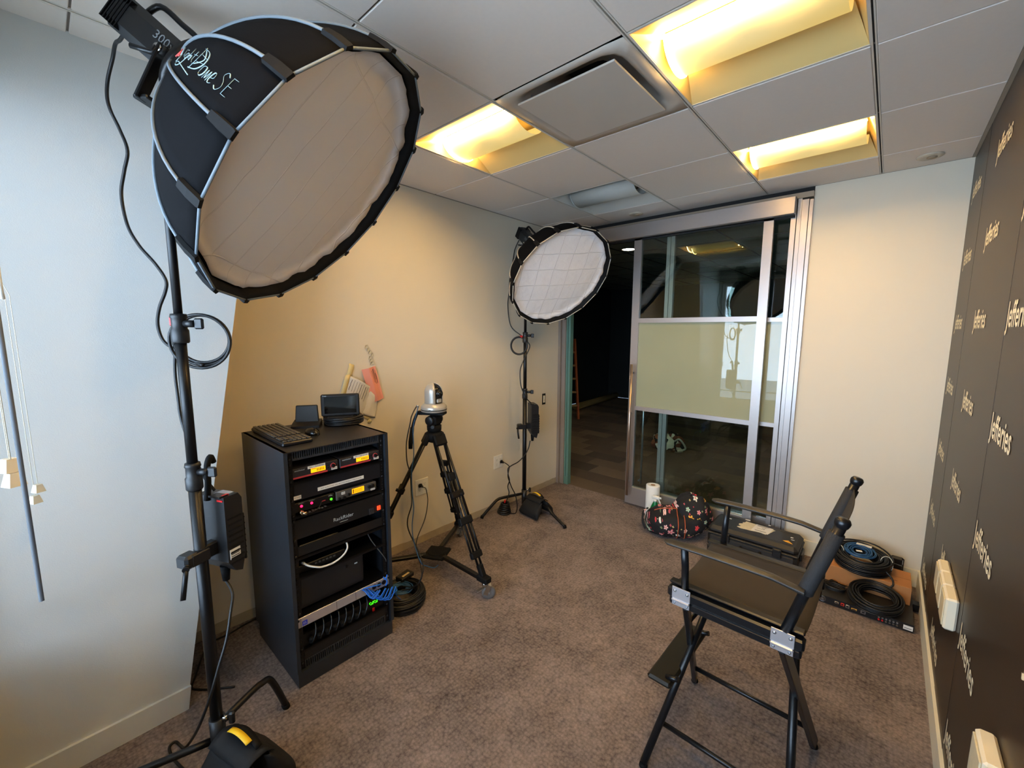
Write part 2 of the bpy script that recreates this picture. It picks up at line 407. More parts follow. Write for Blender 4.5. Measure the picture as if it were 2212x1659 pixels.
# troffers
M_TUBE = mat('fluorescent_lens', (255, 250, 220), .4, emit=(255, 210, 134), es=K_TUBE)
M_BSK = mat('lit_basket', (190, 182, 150), .5, emit=(255, 218, 120), es=K_BASKET)
M_REFL = mat('troffer_reflector_lit', (238, 208, 138), .55, var=.02)  # lit fixtures only: the lamp's yellow is put into the reflector colour
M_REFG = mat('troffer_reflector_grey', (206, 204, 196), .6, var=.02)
M_BSKO = mat('unlit_basket', (196, 198, 192), .55, var=.02)
def troffer(x0, y0, lit, label):
    t = thing('ceiling_light', label, 'light', (x0+T/2, y0+T/2, ZC), 'recessed ceiling lights')
    a, b, c, d = x0+.012, x0+T-.012, y0+.012, y0+T-.012; H = ZC+.085
    f = MB(); z = ZC+.001
    f.b2(x0+.006, a, y0+.004, y0+T-.004, z, z+.006).b2(b, x0+T-.006, y0+.004, y0+T-.004, z, z+.006).b2(a, b, y0+.004, c, z, z+.006).b2(a, b, d, y0+T-.004, z, z+.006)
    f.build('frame', M_GRID, t)
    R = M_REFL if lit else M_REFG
    ym = (c+d)/2; e = .035
    for (p, q, nm) in ((c, ym-.13, 'reflector'), (d, ym+.13, 'reflector')):
        g = MB(); g._add([(a, p, ZC+.004), (b, p, ZC+.004), (b-e, q, H-.02), (a+e, q, H-.02)], [(0, 1, 2, 3)])
        g.build(nm, R, t, solid=.003)
    g = MB()
    g._add([(a, c, ZC+.004), (a, d, ZC+.004), (a+e, d-.02, H), (a+e, c+.02, H)], [(0, 1, 2, 3)]); g.build('end_plate', R, t, solid=.003)
    g = MB(); g._add([(b, c, ZC+.004), (b, d, ZC+.004), (b-e, d-.02, H), (b-e, c+.02, H)], [(0, 1, 2, 3)])
    g.build('end_plate', R, t, solid=.003)
    MB().b2(a, b, c, d, H, H+.004).build('housing_top', R, t)
    g = MB(); r = .115
    def fn(u, v):
        an = pi*v; return (a+e+.002+(b-a-2*e-.004)*u, ym-r*cos(an), H-.018-.075*sin(an))
    g.grid(fn, 2, 20); g.build('basket', M_BSK if lit else M_BSKO, t, solid=.002)
    g = MB()
    g.grid(lambda u, v: (a+e+.004+(.006)*u, ym-(r+.004)*cos(pi*v), H-.018-.079*sin(pi*v)), 2, 20)
    g.build('basket_rim', M_TUBE if lit else M_BSKO, t, solid=.002)
    if lit:
        MB()._add([(a+e+.03, c+.004, ZC+.016), (b-e-.03, c+.004, ZC+.016), (b-e-.03, ym-r-.012, H-.024), (a+e+.03, ym-r-.012, H-.024)], [(0, 1, 2, 3)])
        g = MB(); g._add([(a+e, ym-r-.055, ZC+.030), (b-e, ym-r-.055, ZC+.030), (b-e, ym-r-.004, H-.03), (a+e, ym-r-.004, H-.03)], [(0, 1, 2, 3)])
        g.build('lamp_lens', M_TUBE, t, solid=.003)
troffer(T, 0, 1, 'large lit recessed ceiling light at the top of the frame, right of the air diffuser')
troffer(T, -2*T, 1, 'added lit recessed ceiling light just above the camera, out of the frame')  # unseen fixture, added to light the chair and near carpet from above
troffer(-T, 0, 1, 'lit recessed ceiling light left of the air diffuser, by the big softbox rim')
troffer(T, 2*T, 1, 'lit recessed ceiling light nearest above the sliding door')
troffer(-T, 2*T, 0, 'unlit grey recessed ceiling light above the far softbox')
# air diffuser
t = thing('air_diffuser', 'square white ceiling air diffuser with a drop face plate between two lit lights', 'vent', (T/2, T/2, ZC))
cx, cy = T/2, T/2
g = MB()
prof = [(.300, .001), (.262, .003), (.235, .020), (.215, .055), (.20, .075), (.13, .08), (.12, .16)]
vs = []
K = 48
def sq(r, k):
    a = 2*pi*k/K; p = 7 if r < .29 else 40
    q = (abs(cos(a))**p+abs(sin(a))**p)**(-1/p); return (cx+r*q*cos(a), cy+r*q*sin(a))
for r, z in prof:
    for k in range(K): x_, y_ = sq(r, k); vs.append((x_, y_, ZC+z))
g._add(vs, [(i*K+k, i*K+(k+1) % K, (i+1)*K+(k+1) % K, (i+1)*K+k) for i in range(len(prof)-1) for k in range(K)], True)
g.build('cone_housing', mat('diffuser_paint', (190, 180, 168), .5, var=.03), t, solid=.003)
MB().b2(cx-.13, cx+.13, cy-.13, cy+.13, ZC+.16, ZC+.17).build('duct_throat', M_DARK, t)
fp = MB(); fp.box((cx, cy, ZC-.010), (.455, .455, .008), bev=.002); 
fp.build('face_plate', mat('face_plate_paint', (198, 188, 176), .45, var=.02), t)
g = MB()
for sx in (-1, 1):
    for sy in (-1, 1): g.tube([(cx+sx*.19, cy+sy*.19, ZC-.006), (cx+sx*.185, cy+sy*.185, ZC+.03)], .0025, 6)
g.build('hanger', M_STEEL, t)
# detectors
for (x, y, lab) in ((1.423, 2.0, 'round white ceiling sprinkler cover near the dark backdrop'), (-.316, 2.02, 'round white ceiling sprinkler cover above the sliding door header')):
    t = thing('sprinkler_cover', lab, 'sprinkler', (x, y, ZC))
    MB().lathe([(.058, 0), (.058, -.004), (.05, -.009), (.034, -.010)], (x, y, ZC)).build('cover_plate', mat('cover_paint', (196, 184, 164), .5), t)
    MB().lathe([(.022, -.009), (.022, -.014), (.012, -.018), (.001, -.018)], (x+.008, y-.004, ZC)).build('centre_cap', mat('cap_paint', (150, 132, 108), .5), t)

# door frame, fixed screen, sliding door ------------------------------------
fr = sthing('trim_2', (.3, YW, 0))
MB().b2(XL, .885, YW-.04, YW+.02, 2.497, 2.533).build('head_frame', mat('head_frame_metal', (150, 136, 118), .5, metal=.3), fr)
h = MB(); h.box((-.165, 2.125, 2.446), (1.92, .09, .112), bev=.003); h.build('track_cover', M_ALU, fr)
MB().b2(-1.1, .79, 2.13, 2.165, 2.375, 2.39).build('track_slot', M_DARK, fr)
j = MB(); j.b2(.765, .795, 2.15, YW+.08, 0, 2.50); j.build('jamb', M_ALU, fr)
j = MB(); j.b2(.799, .822, 2.158, YW+.08, 0, 2.497); j.build('jamb', M_ALU, fr)
j = MB(); j.b2(.825, .862, 2.148, YW+.08, 0, 2.485); j.build('jamb', M_ALU, fr)
j = MB(); j.b2(.865, .885, 2.158, YW+.08, 0, 2.483); j.build('jamb', M_ALU, fr)
M_JAMB = mat('jamb_taupe', (148, 136, 126), .5, metal=.2, var=.03)
j = MB(); j.b2(XL+.002, XL+.030, 2.155, YW+.10, 0, 2.50); j.b2(XL+.034, XL+.078, 2.175, YW+.10, 0, 2.50); j.build('jamb', M_JAMB, fr, label='taupe metal jamb on the left')
j = MB(); j.b2(-1.104, -1.084, 2.19, 2.24, 0, 2.5).b2(-1.078, -1.052, 2.19, 2.24, 0, 2.5).b2(-1.105, -1.051, 2.187, 2.241, 0, .085); j.build('strike_post', M_GREEN, fr, label='green painted steel post with a dark slot')
MB().b2(-1.0845, -1.0775, 2.205, 2.238, .085, 2.5).build('slot', M_DARK, fr)

scr = sthing('window_2', (.33, 2.23, 0))
y0, y1 = 2.205, 2.245
m_ = MB(); m_.b2(-.115, -.085, y0, y1, .06, 2.47).b2(-.081, -.050, y0, y1, .06, 2.47); m_.build('mullion', M_ALU, scr)
for z0_, z1_ in ((.0, .175), (.895, .925), (1.672, 1.703), (2.42, 2.5)): MB().b2(-.05, .765, y0, y1, z0_, z1_).build('rail', M_ALU, scr)
MB().b2(-.05, .765, 2.222, 2.228, .175, .895).build('pane', M_GLASS, scr)
MB().b2(-.05, .765, 2.222, 2.228, .925, 1.672).build('frosted_pane', M_FROST, scr)
MB().b2(-.05, .765, 2.222, 2.228, 1.703, 2.42).build('pane', M_GLASS, scr)

dr = sthing('door_1', (.15, 2.15, 0))
y0, y1 = 2.13, 2.165
MB().b2(-.372, -.306, y0, y1, .022, 2.395).build('stile', M_ALU, dr)
MB().b2(.607, .668, y0, y1, .022, 2.395).build('stile', M_ALU, dr)
MB().b2(-.306, .607, y0, y1, .022, .176).build('bottom_rail', M_ALU, dr)
MB().b2(-.306, .607, y0+.004, y1, .176, .188).build('glazing_bead', mat('bead_metal', (196, 186, 160), .35, metal=.6), dr)
for z0_, z1_ in ((.900, .936), (1.674, 1.712), (2.385, 2.395)): MB().b2(-.306, .607, y0, y1, z0_, z1_).build('rail', M_ALU, dr)
MB().b2(-.306, .607, 2.144, 2.150, .188, .900).build('pane', M_GLASS, dr)
MB().b2(-.306, .607, 2.144, 2.150, .936, 1.674).build('frosted_pane', M_FROST, dr)
MB().b2(-.306, .607, 2.144, 2.150, 1.712, 2.385).build('pane', M_GLASS, dr)
for (yy, xh) in ((2.055, -.318), (2.24, -.262)):
    if yy > 2.2: continue
    hd = MB(); hd.cyl((xh, yy, .125), (xh, yy, 1.315), .0125).build('handle', mat('handle_steel', (186, 160, 140), .28, metal=.9), dr, label='long tubular pull handle')
for z in (.23, .865, 1.235): MB().cyl((-.345, 2.132, z), (-.335, 2.085, z), .011).cyl((-.335, 2.085, z), (-.318, 2.055, z), .008).build('handle_standoff', M_STEEL, dr)
g = MB().cyl((-.262, 2.215, .20), (-.262, 2.215, 1.30), .009); g.cyl((-.262, 2.165, .245), (-.262, 2.215, .245), .008); g.build('rear_handle', M_STEEL, dr)

# second room ---------------------------------------------------------------
M_R2W = mat('dark_teal_wall', (28, 38, 44), .8, var=.05)
M_R2C = mat('dark_ceiling', (120, 132, 122), .9, var=.03)
rx0, rx1, ry0, ry1 = -3.75, 2.6, YW+.12, 7.9
pl(rx0-.1, rx0, ry0, ry1, 0, ZT, 'wall_hall_left', M_R2W, kind='structure'); pl(rx0-.1, rx1+.1, ry1, ry1+.1, 0, ZT, 'wall_hall_far', M_R2W, kind='structure')
pl(rx1, rx1+.1, ry0, ry1, 0, ZT, 'wall_hall_right', M_R2W, kind='structure')
hw = MB(); hw.b2(rx0, XL-.1, ry0-.1, ry0, 0, ZT).b2(XR+.1, rx1, ry0-.1, ry0, 0, ZT); hw.build('wall_hall_near', M_R2W, kind='structure')
c2 = sthing('ceiling_hall', (0, 5, ZC)); pl(rx0, rx1, ry0, ry1, ZC+.01, ZC+.04, 'ceiling_panel', M_R2C, c2)
g = MB()
for i in range(-6, 5): g.b2(i*T-.006, i*T+.006, ry0, ry1, ZC+.003, ZC+.012)
for i in range(4, 13): g.b2(rx0, rx1, i*T-.006, i*T+.006, ZC+.004, ZC+.012)
g.build('grid_runner', mat('dark_grid', (52, 58, 56), .8), c2)
hf = sthing('floor_hall', (0, 5, 0)); pl(rx0, rx1, YW+.02, ry1, -.05, -.012, 'subfloor', M_DARK, hf)
PM = [mat('carpet_tile_%s' % n, c, .95, bump=.5, bs=300, var=.08, vs=40) for n, c in (('brown', (96, 82, 66)), ('umber', (80, 68, 56)), ('taupe', (108, 92, 74)), ('dark', (66, 56, 48)))]
L_, W_ = .50, .25
pm = []
for m in PM:
    pm.append((m, None))
pms = [None]*4; row = 0; y = YW+.02
while y < ry1-.01:
    x = rx0-((row*.37) % 1)*L_
    while x < rx1:
        x0_, x1_ = max(x, rx0)+.0008, min(x+L_, rx1)-.0008
        if x1_-x0_ > .02 and not (x1_ < -2.9 and y < 3.4) :
            k = random.choice((0, 0, 1, 1, 2, 3)); full = abs(x1_-x0_-(L_-.0016)) < 1e-6 and y+W_ < ry1
            if full and pms[k] is not None: inst(pms[k], 'carpet_plank', ((x0_+x1_)/2, y+W_/2, 0), hf)
            else:
                ye = min(y+W_, ry1); hgt = .002*k/3
                b = MB().b2(x0_, x1_, y+.0008, ye-.0008, -.012, -.001)
                ob = b.build('carpet_plank', PM[k], hf, origin=((x0_+x1_)/2, y+W_/2, 0))
                if full: pms[k] = ob
        x += L_
    y += W_; row += 1
# room two contents
t = thing('ceiling_downlight', 'small round lit downlight in the dark room beyond the open door', 'light', (-1.07, 3.4, ZC))
MB().lathe([(.085, 0), (.085, -.006), (.07, -.006), (.065, .002)], (-1.07, 3.4, ZC+.002)).build('trim_ring', M_WHITE, t)
MB().lathe([(.066, 0), (.001, 0)], (-1.07, 3.4, ZC-.001)).build('lens', mat('downlight_lens', (255, 240, 210), .4, emit=(255, 235, 200), es=190), t)
MB().lathe([(.066, 0), (.001, 0)], (2.1, 3.2, ZC-.001)).build('downlight', MATS['downlight_lens'], None, 'added downlight brightening the hall, unseen behind the right end of the wall', 'light')  # unseen lamp added to lift the dark hall
MB().lathe([(.066, 0), (.001, 0)], (-3.2, 3.0, ZC-.001)).build('downlight', MATS['downlight_lens'], None, 'added downlight brightening the hall, hidden behind the left wall', 'light')  # second unseen lamp, also added for a brighter hall
M_WOODO = mat('orange_ladder_rail', (168, 88, 48), .55, var=.1)
t = thing('step_ladder', 'orange and wooden step ladder standing in the dark room beyond the door', 'ladder', (-2.95, 5.2, 0))
A0, A1 = V((-2.78, 5.06, 0)), V((-3.02, 5.25, 1.45)); off = V((-.42, -.28, 0))
for s_, q in ((0, V((0, 0, 0))), (1, off)):
    p0 = A0+q; p1 = A1+q*.6
    g = MB(); d = (p1-p0); mid = (p0+p1)/2
    g.box(mid, (.07, .028, d.length), rot=d.to_track_quat('Z', 'X').to_matrix().to_4x4()); g.build('rail', M_WOODO, t)
for k in range(1, 6):
    f_ = k/6; p = A0.lerp(A1, f_); q = (A0+off).lerp(A1+off*.6, f_); g = MB(); g.tube([p, q], .02, 4); g.build('step', mat('ladder_step', (176, 150, 110), .6), t)
for q in (V((0, 0, 0)), off):
    p0 = A0+q+V((-.75, .6, 0)); p1 = A1+q*.6+V((-.02, .02, 0)); g = MB(); g.tube([p0, p1], .02, 4); g.build('rear_rail', M_WOODO, t)
g = MB(); g.tube([(-3.30, 5.75, .07), (-3.45, 7.75, .07)], .065, 16); g.build('cardboard_tube', mat('tube_card', (150, 134, 84), .8), label='long tan cardboard tube lying along the wall of the dark room', cat='tube')
tb = thing('tote_bag', 'crumpled black, white and tan patterned tote bag seen through the lower door glass', 'bag', (-.80, 4.2, 0))
def blob(cx, cy, cz, rx, ry, rz, seed, nz=.15, nu=28, nv=16, M=None, ze=2.0):
    def fn(u, v):
        a = 2*pi*u; e = -pi/2+pi*v
        x, y, z = cos(e)*cos(a), cos(e)*sin(a), sin(e)
        k = 1+nz*noise.noise(V((x*1.7+seed, y*1.7, z*1.7)))+nz*.4*noise.noise(V((x*4, y*4+seed, z*4)))
        q = V((x*rx*k, y*ry*k, z*rz*k))
        if q.z < -rz*.75: q.z = -rz*.75
        return V((cx, cy, cz))+q
    return fn
def patch_mat(name, cols, scale):
    m = bpy.data.materials.new(name); m.use_nodes = True; nt = m.node_tree; b = nt.nodes['Principled BSDF']
    tc = nt.nodes.new('ShaderNodeTexCoord'); vo = nt.nodes.new('ShaderNodeTexVoronoi'); vo.inputs['Scale'].default_value = scale
    nt.links.new(tc.outputs['Object'], vo.inputs['Vector']); cr = nt.nodes.new('ShaderNodeValToRGB'); cr.color_ramp.interpolation = 'CONSTANT'
    sp = nt.nodes.new('ShaderNodeSeparateColor'); nt.links.new(vo.outputs['Color'], sp.inputs[0]); nt.links.new(sp.outputs[0], cr.inputs[0])
    e = cr.color_ramp.elements
    while len(e) < len(cols): e.new(.5)
    for i, c in enumerate(cols): e[i].position = i/len(cols); e[i].color = lin(c)+(1,)
    nt.links.new(cr.outputs[0], b.inputs['Base Color']); b.inputs['Roughness'].default_value = .8; return m
M_TOTE = patch_mat('tote_pattern', [(20, 18, 16), (235, 228, 205), (150, 92, 60), (20, 20, 18), (225, 215, 190), (110, 60, 38)], 16)
MB().grid(blob(-.80, 4.2, .10, .24, .17, .13, 3, .35), 28, 16, closeu=True).build('bag_body', M_TOTE, tb)
MB().tube(smoothpts([(-.66, 4.1, .16), (-.56, 4.0, .22), (-.50, 4.05, .10), (-.60, 4.05, .05)], 6), .012, 6).build('strap', M_CREAM, tb)

# ------------------------------------------------------------------ backdrop on the right wall
M_VINYL = mat('dark_brown_vinyl', (48, 35, 24), .40, bump=.1, bs=500, var=.04, vs=6, spec=.32)
M_LOGO = mat('backdrop_print', (244, 232, 200), .5, var=.02)
bd = thing('step_and_repeat_backdrop', 'dark brown press backdrop with repeated cream logo lettering covering the right wall', 'backdrop', (XR-.003, .3, .112))
ys_ = [YF, -.62, .02, .66, 1.02, 1.66, YW-.002]
for i in range(len(ys_)-1):
    x_ = XR-.0030-.0007*(i % 2)
    pl(x_, XR-.0005, ys_[i]+.0006, ys_[i+1]-.0006, .113, ZC-.006, 'vinyl_strip', M_VINYL, bd)
lm = txt('Jefferies', .014); wid = max(v.co.x for v in lm.vertices); hh = max(v.co.y for v in lm.vertices)-min(v.co.y for v in lm.vertices)
proto = None
for zi, z in enumerate((2.345, 1.995, 1.652, 1.306, .945, .580, .212)):
    for yi, y in enumerate((2.075, 1.352, .64, -.075)):
        if proto is None:
            b = MB(); b.mesh(lm, frame((XR-.0046, y, z), (0, -1, 0), (0, 0, 1)) @ Matrix.Diagonal((.302/wid, .105/hh, 1, 1)))
            proto = b.build('logo_lettering', M_LOGO, bd, origin=(XR-.0046, y, z))
        else: inst(proto, 'logo_lettering', (XR-.0046, y, z), bd)

def outlet(t, c, n, w_, h_, gangs, mt=M_CREAM, duplex=True, dep=.006):
    """wall plate centred at c, normal n (unit, horizontal)"""
    n = V(n); side = V((0, 0, 1)).cross(n); R = Matrix(((side.x, n.x, 0, 0), (side.y, n.y, 0, 0), (0, 0, 1, 0), (0, 0, 0, 1)))
    c = V(c)
    g = MB(Matrix.Translation(c) @ R); g.box((0, dep/2, 0), (w_, dep, h_), bev=.002); g.build('wall_plate', mt, t)
    for k in range(gangs):
        x = (k-(gangs-1)/2)*.046
        for z in (.02, -.02):
            g = MB(Matrix.Translation(c) @ R); g.box((x, dep+.0012, z), (.033, .0024, .028), bev=.001); s_ = g.build('socket', mt, t)
            g = MB(Matrix.Translation(c) @ R)
            for dx in (-.006, .006): g.box((x+dx, dep+.0025, z+.003), (.0016, .0006, .008))
            g.box((x, dep+.0025, z-.008), (.004, .0006, .004)); g.build('slot', M_DARK, s_)
t = thing('wall_outlet', 'white double wall outlet with a black plug, behind the camera tripod', 'outlet', (XL, .437, .44)); outlet(t, (XL, .437, .44), (1, 0, 0), .117, .122, 2, M_WHITE)
t = thing('wall_outlet', 'white double wall outlet with a black plug, left of the far light stand', 'outlet', (XL, 1.266, .438)); outlet(t, (XL, 1.266, .438), (1, 0, 0), .112, .118, 2, M_WHITE)
t = thing('light_switch', 'open wall switch box without its cover plate, right of the far light stand', 'switch', (XL, 1.926, .93))
g = MB(); g.b2(XL, XL+.002, 1.900, 1.953, .872, .982); g.build('box_opening', M_DARK, t)
g = MB(); g.box((XL+.005, 1.926, .927), (.008, .024, .07), bev=.002); g.build('switch_body', M_CREAM, t)
g = MB(); g.box((XL+.010, 1.926, .935), (.004, .010, .02)); g.build('toggle', M_WHITE, t)
for (y, z, lab) in ((.90, .592, 'cream surface box with three gangs on the dark backdrop beside the brown carton'), (-.150, .612, 'cream surface box on the dark backdrop at the bottom edge of the frame')):
    t = thing('surface_outlet_box', lab, 'outlet', (XR-.004, y, z))
    for k in range(3): MB().box((XR-.022, y+.123*(1-k), z), (.034, .119, .12), bev=.006).build('gang_box', M_CREAM, t)
    for k in range(3): MB().box((XR-.041, y+.123*(1-k), z), (.004, .10, .10), bev=.0015).build('cover_plate', mat('outlet_cover', (210, 198, 168), .45, var=.15, vs=60), t)

# ------------------------------------------------------------------ blinds at the window
def blind(x0, x1, lab, wandx, tass, cordtop):
    t = thing('venetian_blind', lab, 'blind', ((x0+x1)/2, YF+.02, .66))
    MB().b2(x0, x1, YF-.005, YF+.045, 2.30, 2.345).build('head_rail', M_WHITE, t)
    MB().box(((x0+x1)/2, YF+.02, .665), (x1-x0, .026, .016), bev=.003).build('bottom_rail', M_WHITE, t)
    sl = None; n = 65; 
    for k in range(n):
        z = .695+(2.29-.695)*k/(n-1)
        if sl is None:
            g = MB(); g._add([(x0+.004, -.012, -.0018), (x0+.004, 0, .0012), (x0+.004, .012, .0018), (x1-.004, -.012, -.0018), (x1-.004, 0, .0012), (x1-.004, .012, .0018)], [(0, 1, 4, 3), (1, 2, 5, 4)])
            for v in g.bm.verts: v.co += V((0, YF+.02, z))
            sl = g.build('slat', M_SLAT, t, origin=((x0+x1)/2, YF+.02, z))
        else: inst(sl, 'slat', ((x0+x1)/2, YF+.02, z), t)
    g = MB()
    for x in (x0+.12, (x0+x1)/2, x1-.12): g.tube([(x, YF+.033, .67), (x, YF+.033, 2.3)], .0007, 4)
    g.build('ladder_cord', M_CREAM, t)
    if wandx:
        g = MB(); g.tube([(wandx, -1.407, 1.185), (wandx+.002, -1.409, 1.75), (wandx+.004, YF+.046, 2.30)], .0034, 6); g.build('tilt_wand', mat('wand_plastic', (112, 118, 126), .15, var=.02), t, label='thin grey blue tilt wand')
        g = MB(); g.tube(smoothpts([(.300, -1.405, 1.73), (.318, -1.405, 1.70), (.326, -1.405, 1.68), (.318, -1.405, 1.655), (.304, -1.405, 1.65)], 4), .003, 6); g.build('cord_loop', M_WHITE, t)
    for i, (x, y, z, s_) in enumerate(tass):
        g = MB(); g.tube([(x, y, z+.01*s_), (x-.004, y-.002, 1.7), (x-.012, YF+.046, 2.30)], .0009, 5); g.build('pull_cord', M_CREAM, t)
        g = MB(); g.box((x, y, z-.004*s_), (.024*s_, .024*s_, .024*s_), taper=.62, rot=.5); g.build('tassel', M_CREAM, t)
blind(.40, 1.47, 'white venetian blind over the window, its wand and tassels hanging at the left edge', .404, [(.196, -1.428, 1.365, 1.0), (.203, -1.426, 1.340, 1.0)], 0)
blind(-.66, .38, 'white venetian blind nearer the white pier, with two small tassels', None, [(-.578, -1.418, 1.118, 1), (-.581, -1.427, 1.084, 1)], 0)
DARKX = 1

# ------------------------------------------------------------------ softboxes and lights
def softbox(c, n, R, ph, D, rb, difmat, tag, lab, dlab, text):
    c = V(c); n = V(n).normalized(); a = V((0, 0, 1)).cross(n).normalized(); b = n.cross(a)
    dirs = [a*cos(ph+k*pi/8)+b*sin(ph+k*pi/8) for k in range(16)]
    rad = lambda t: rb+(R-rb)*(1-(max(t, 0)/D)**1.75)
    def SP(t, s, k, off=0.0):
        d = dirs[k % 16].lerp(dirs[(k+1) % 16], s); cc = 1-.012*(4*s*(1-s))*sin(pi*min(1, max(0, t/D)))
        p = c+n*t+d*rad(t)*cc
        return p+d.normalized()*off
    o = thing('softbox', lab, 'softbox', tuple(c+n*D), None)
    for k in range(16):
        g = MB(); g.grid(lambda u, v: SP(D*(1-(1-u)**1.0), v, k), 14, 6); g.build('fabric_panel', M_FAB, o, solid=.0016)
        g = MB(); P = [SP(D*i/14, 0, k, .0025) for i in range(15)]; g.tube(P, .0042, 6); g.build('rib_piping', M_PIPE if text else mat('lamplit_piping', (196, 188, 172), .6), o)  # far softbox: paler piping copy, warm lamplight put into its colour
        g = MB(); P = [SP(t, 0, k, .004) for t in (-.006, .0, .03, .062)]; dd = dirs[k]; tt = n.cross(dd).normalized(); q = []
        for p, hw_ in zip(P, (.012, .014, .014, .012)): q += [p-tt*hw_-dd*.005, p+tt*hw_-dd*.005, p+tt*hw_*.8+dd*.005, p-tt*hw_*.8+dd*.005]
        g._add(q, [(0, 1, 2, 3), (12, 15, 14, 13)]+[(4*i+j, 4*i+4+j, 4*i+4+(j+1) % 4, 4*i+(j+1) % 4) for i in range(3) for j in range(4)]); g.build('corner_tab', M_BLKM, o)
        g = MB(); g.tube([SP(0, s, k, .001) for s in (.04, .25, .5, .75, .96)], .0036, 6); g.build('rim_piping', M_PIPE if text else MATS['lamplit_piping'], o)
    t0 = .046
    g = MB()
    def lip(u, v):
        x = u*16; k = int(x) % 16; s = x-int(x); 
        d = dirs[k].lerp(dirs[(k+1) % 16], s)
        return c+n*(t0*v)+d*((R-.003)-(.022)*v)
    g.grid(lip, 96, 4, closeu=True); g.build('inner_lip', M_BLKM, o, solid=.001)
    g = MB(); vs = []
    nr, na = 22, 96
    def dp(u, v):
        x = u*16; k = int(x) % 16; s = x-int(x); d = dirs[k].lerp(dirs[(k+1) % 16], s)
        q = v; an = u*2*pi
        pk = .004*noise.noise(V((cos(an)*9, sin(an)*9, q*4)))*(q**6)*3
        edge = -.018*max(0, (q-.93)/.07)
        return c+n*(t0-.0-.02*(1-q*q)*(.55 if text else .75)+edge+pk)+d*((R-.024)*q)
    g.grid(lambda u, v: dp(u, v), na, nr, closeu=True)
    g.build('diffuser', difmat, o, label=dlab, solid=.0006, uv=lambda p: ((p-c).dot(a), (p-c).dot(b)))
    g = MB(); g.lathe([(rb+.004, 0), (rb+.004, .02), (rb-.02, .03), (.05, .03), (.05, 0)], c+n*D, n); g.build('speed_ring', M_BLK, o)
    if text:
        k = 14
        def Q(u, v, off=.0016):   # u along the rib from the back, v across
            return SP(D-(u*.88+.062), v, k, off)
        G = lambda pts, r=.0011: [Q(u, v) for u, v in pts]
        M_T = mat('logo_print_pale', (150, 178, 186), .6); M_TR = mat('logo_print_red', (196, 72, 66), .6)
        def letters(nm, strokes, m, r):
            g = MB()
            for st in strokes:
                P = smoothpts([(q[0], q[1], 0) for q in st], 5) if len(st) > 2 else [V((q[0], q[1], 0)) for q in st]
                g.tube([Q(p.x, p.y) for p in P], r, 5, flat=.4)
            g.build(nm, m, o)
        letters('panel_logo', [[(.025, .72), (.075, .40)], [(.075, .40), (.085, .20)]], M_T, .0022)
        # A mark : pale left leg, red right leg
        letters('panel_logo', [[(.030, .30), (.035, .62)], [(.03, .62), (.055, .36)]], M_TR, .0035)
        x0_ = .07
        L = [[(.085, .62), (.088, .52), (.094, .44)], [(.104, .50), (.106, .40)], [(.102, .58), (.103, .60)],
             [(.130, .50), (.118, .52), (.116, .40), (.128, .38), (.131, .50), (.128, .22), (.112, .14), (.098, .16), (.10, .24), (.14, .22), (.22, .17)],
             [(.140, .66), (.141, .40)], [(.141, .46), (.150, .50), (.154, .46), (.155, .38)],
             [(.170, .62), (.170, .44), (.178, .38)], [(.160, .54), (.182, .54)],
             [(.196, .74), (.194, .26)], [(.190, .72), (.225, .66), (.238, .48), (.222, .32), (.186, .27)],
             [(.200, .70), (.224, .52), (.19, .36)], [(.196, .60), (.23, .56)], [(.194, .44), (.236, .46)],
             [(.256, .46), (.246, .44), (.246, .32), (.256, .28), (.264, .34), (.262, .44), (.256, .46)],
             [(.272, .28), (.273, .44), (.279, .30), (.285, .44), (.288, .28)],
             [(.296, .36), (.306, .38), (.305, .45), (.297, .45), (.294, .34), (.300, .28), (.309, .30)],
             [(.345, .52), (.334, .57), (.326, .50), (.338, .42), (.343, .34), (.334, .27), (.323, .31)],
             [(.372, .55), (.357, .55)], [(.357, .55), (.357, .28)], [(.357, .28), (.373, .28)], [(.357, .42), (.370, .42)]]
        letters('panel_lettering', L, M_T, .0013)
    return c, n, a, b
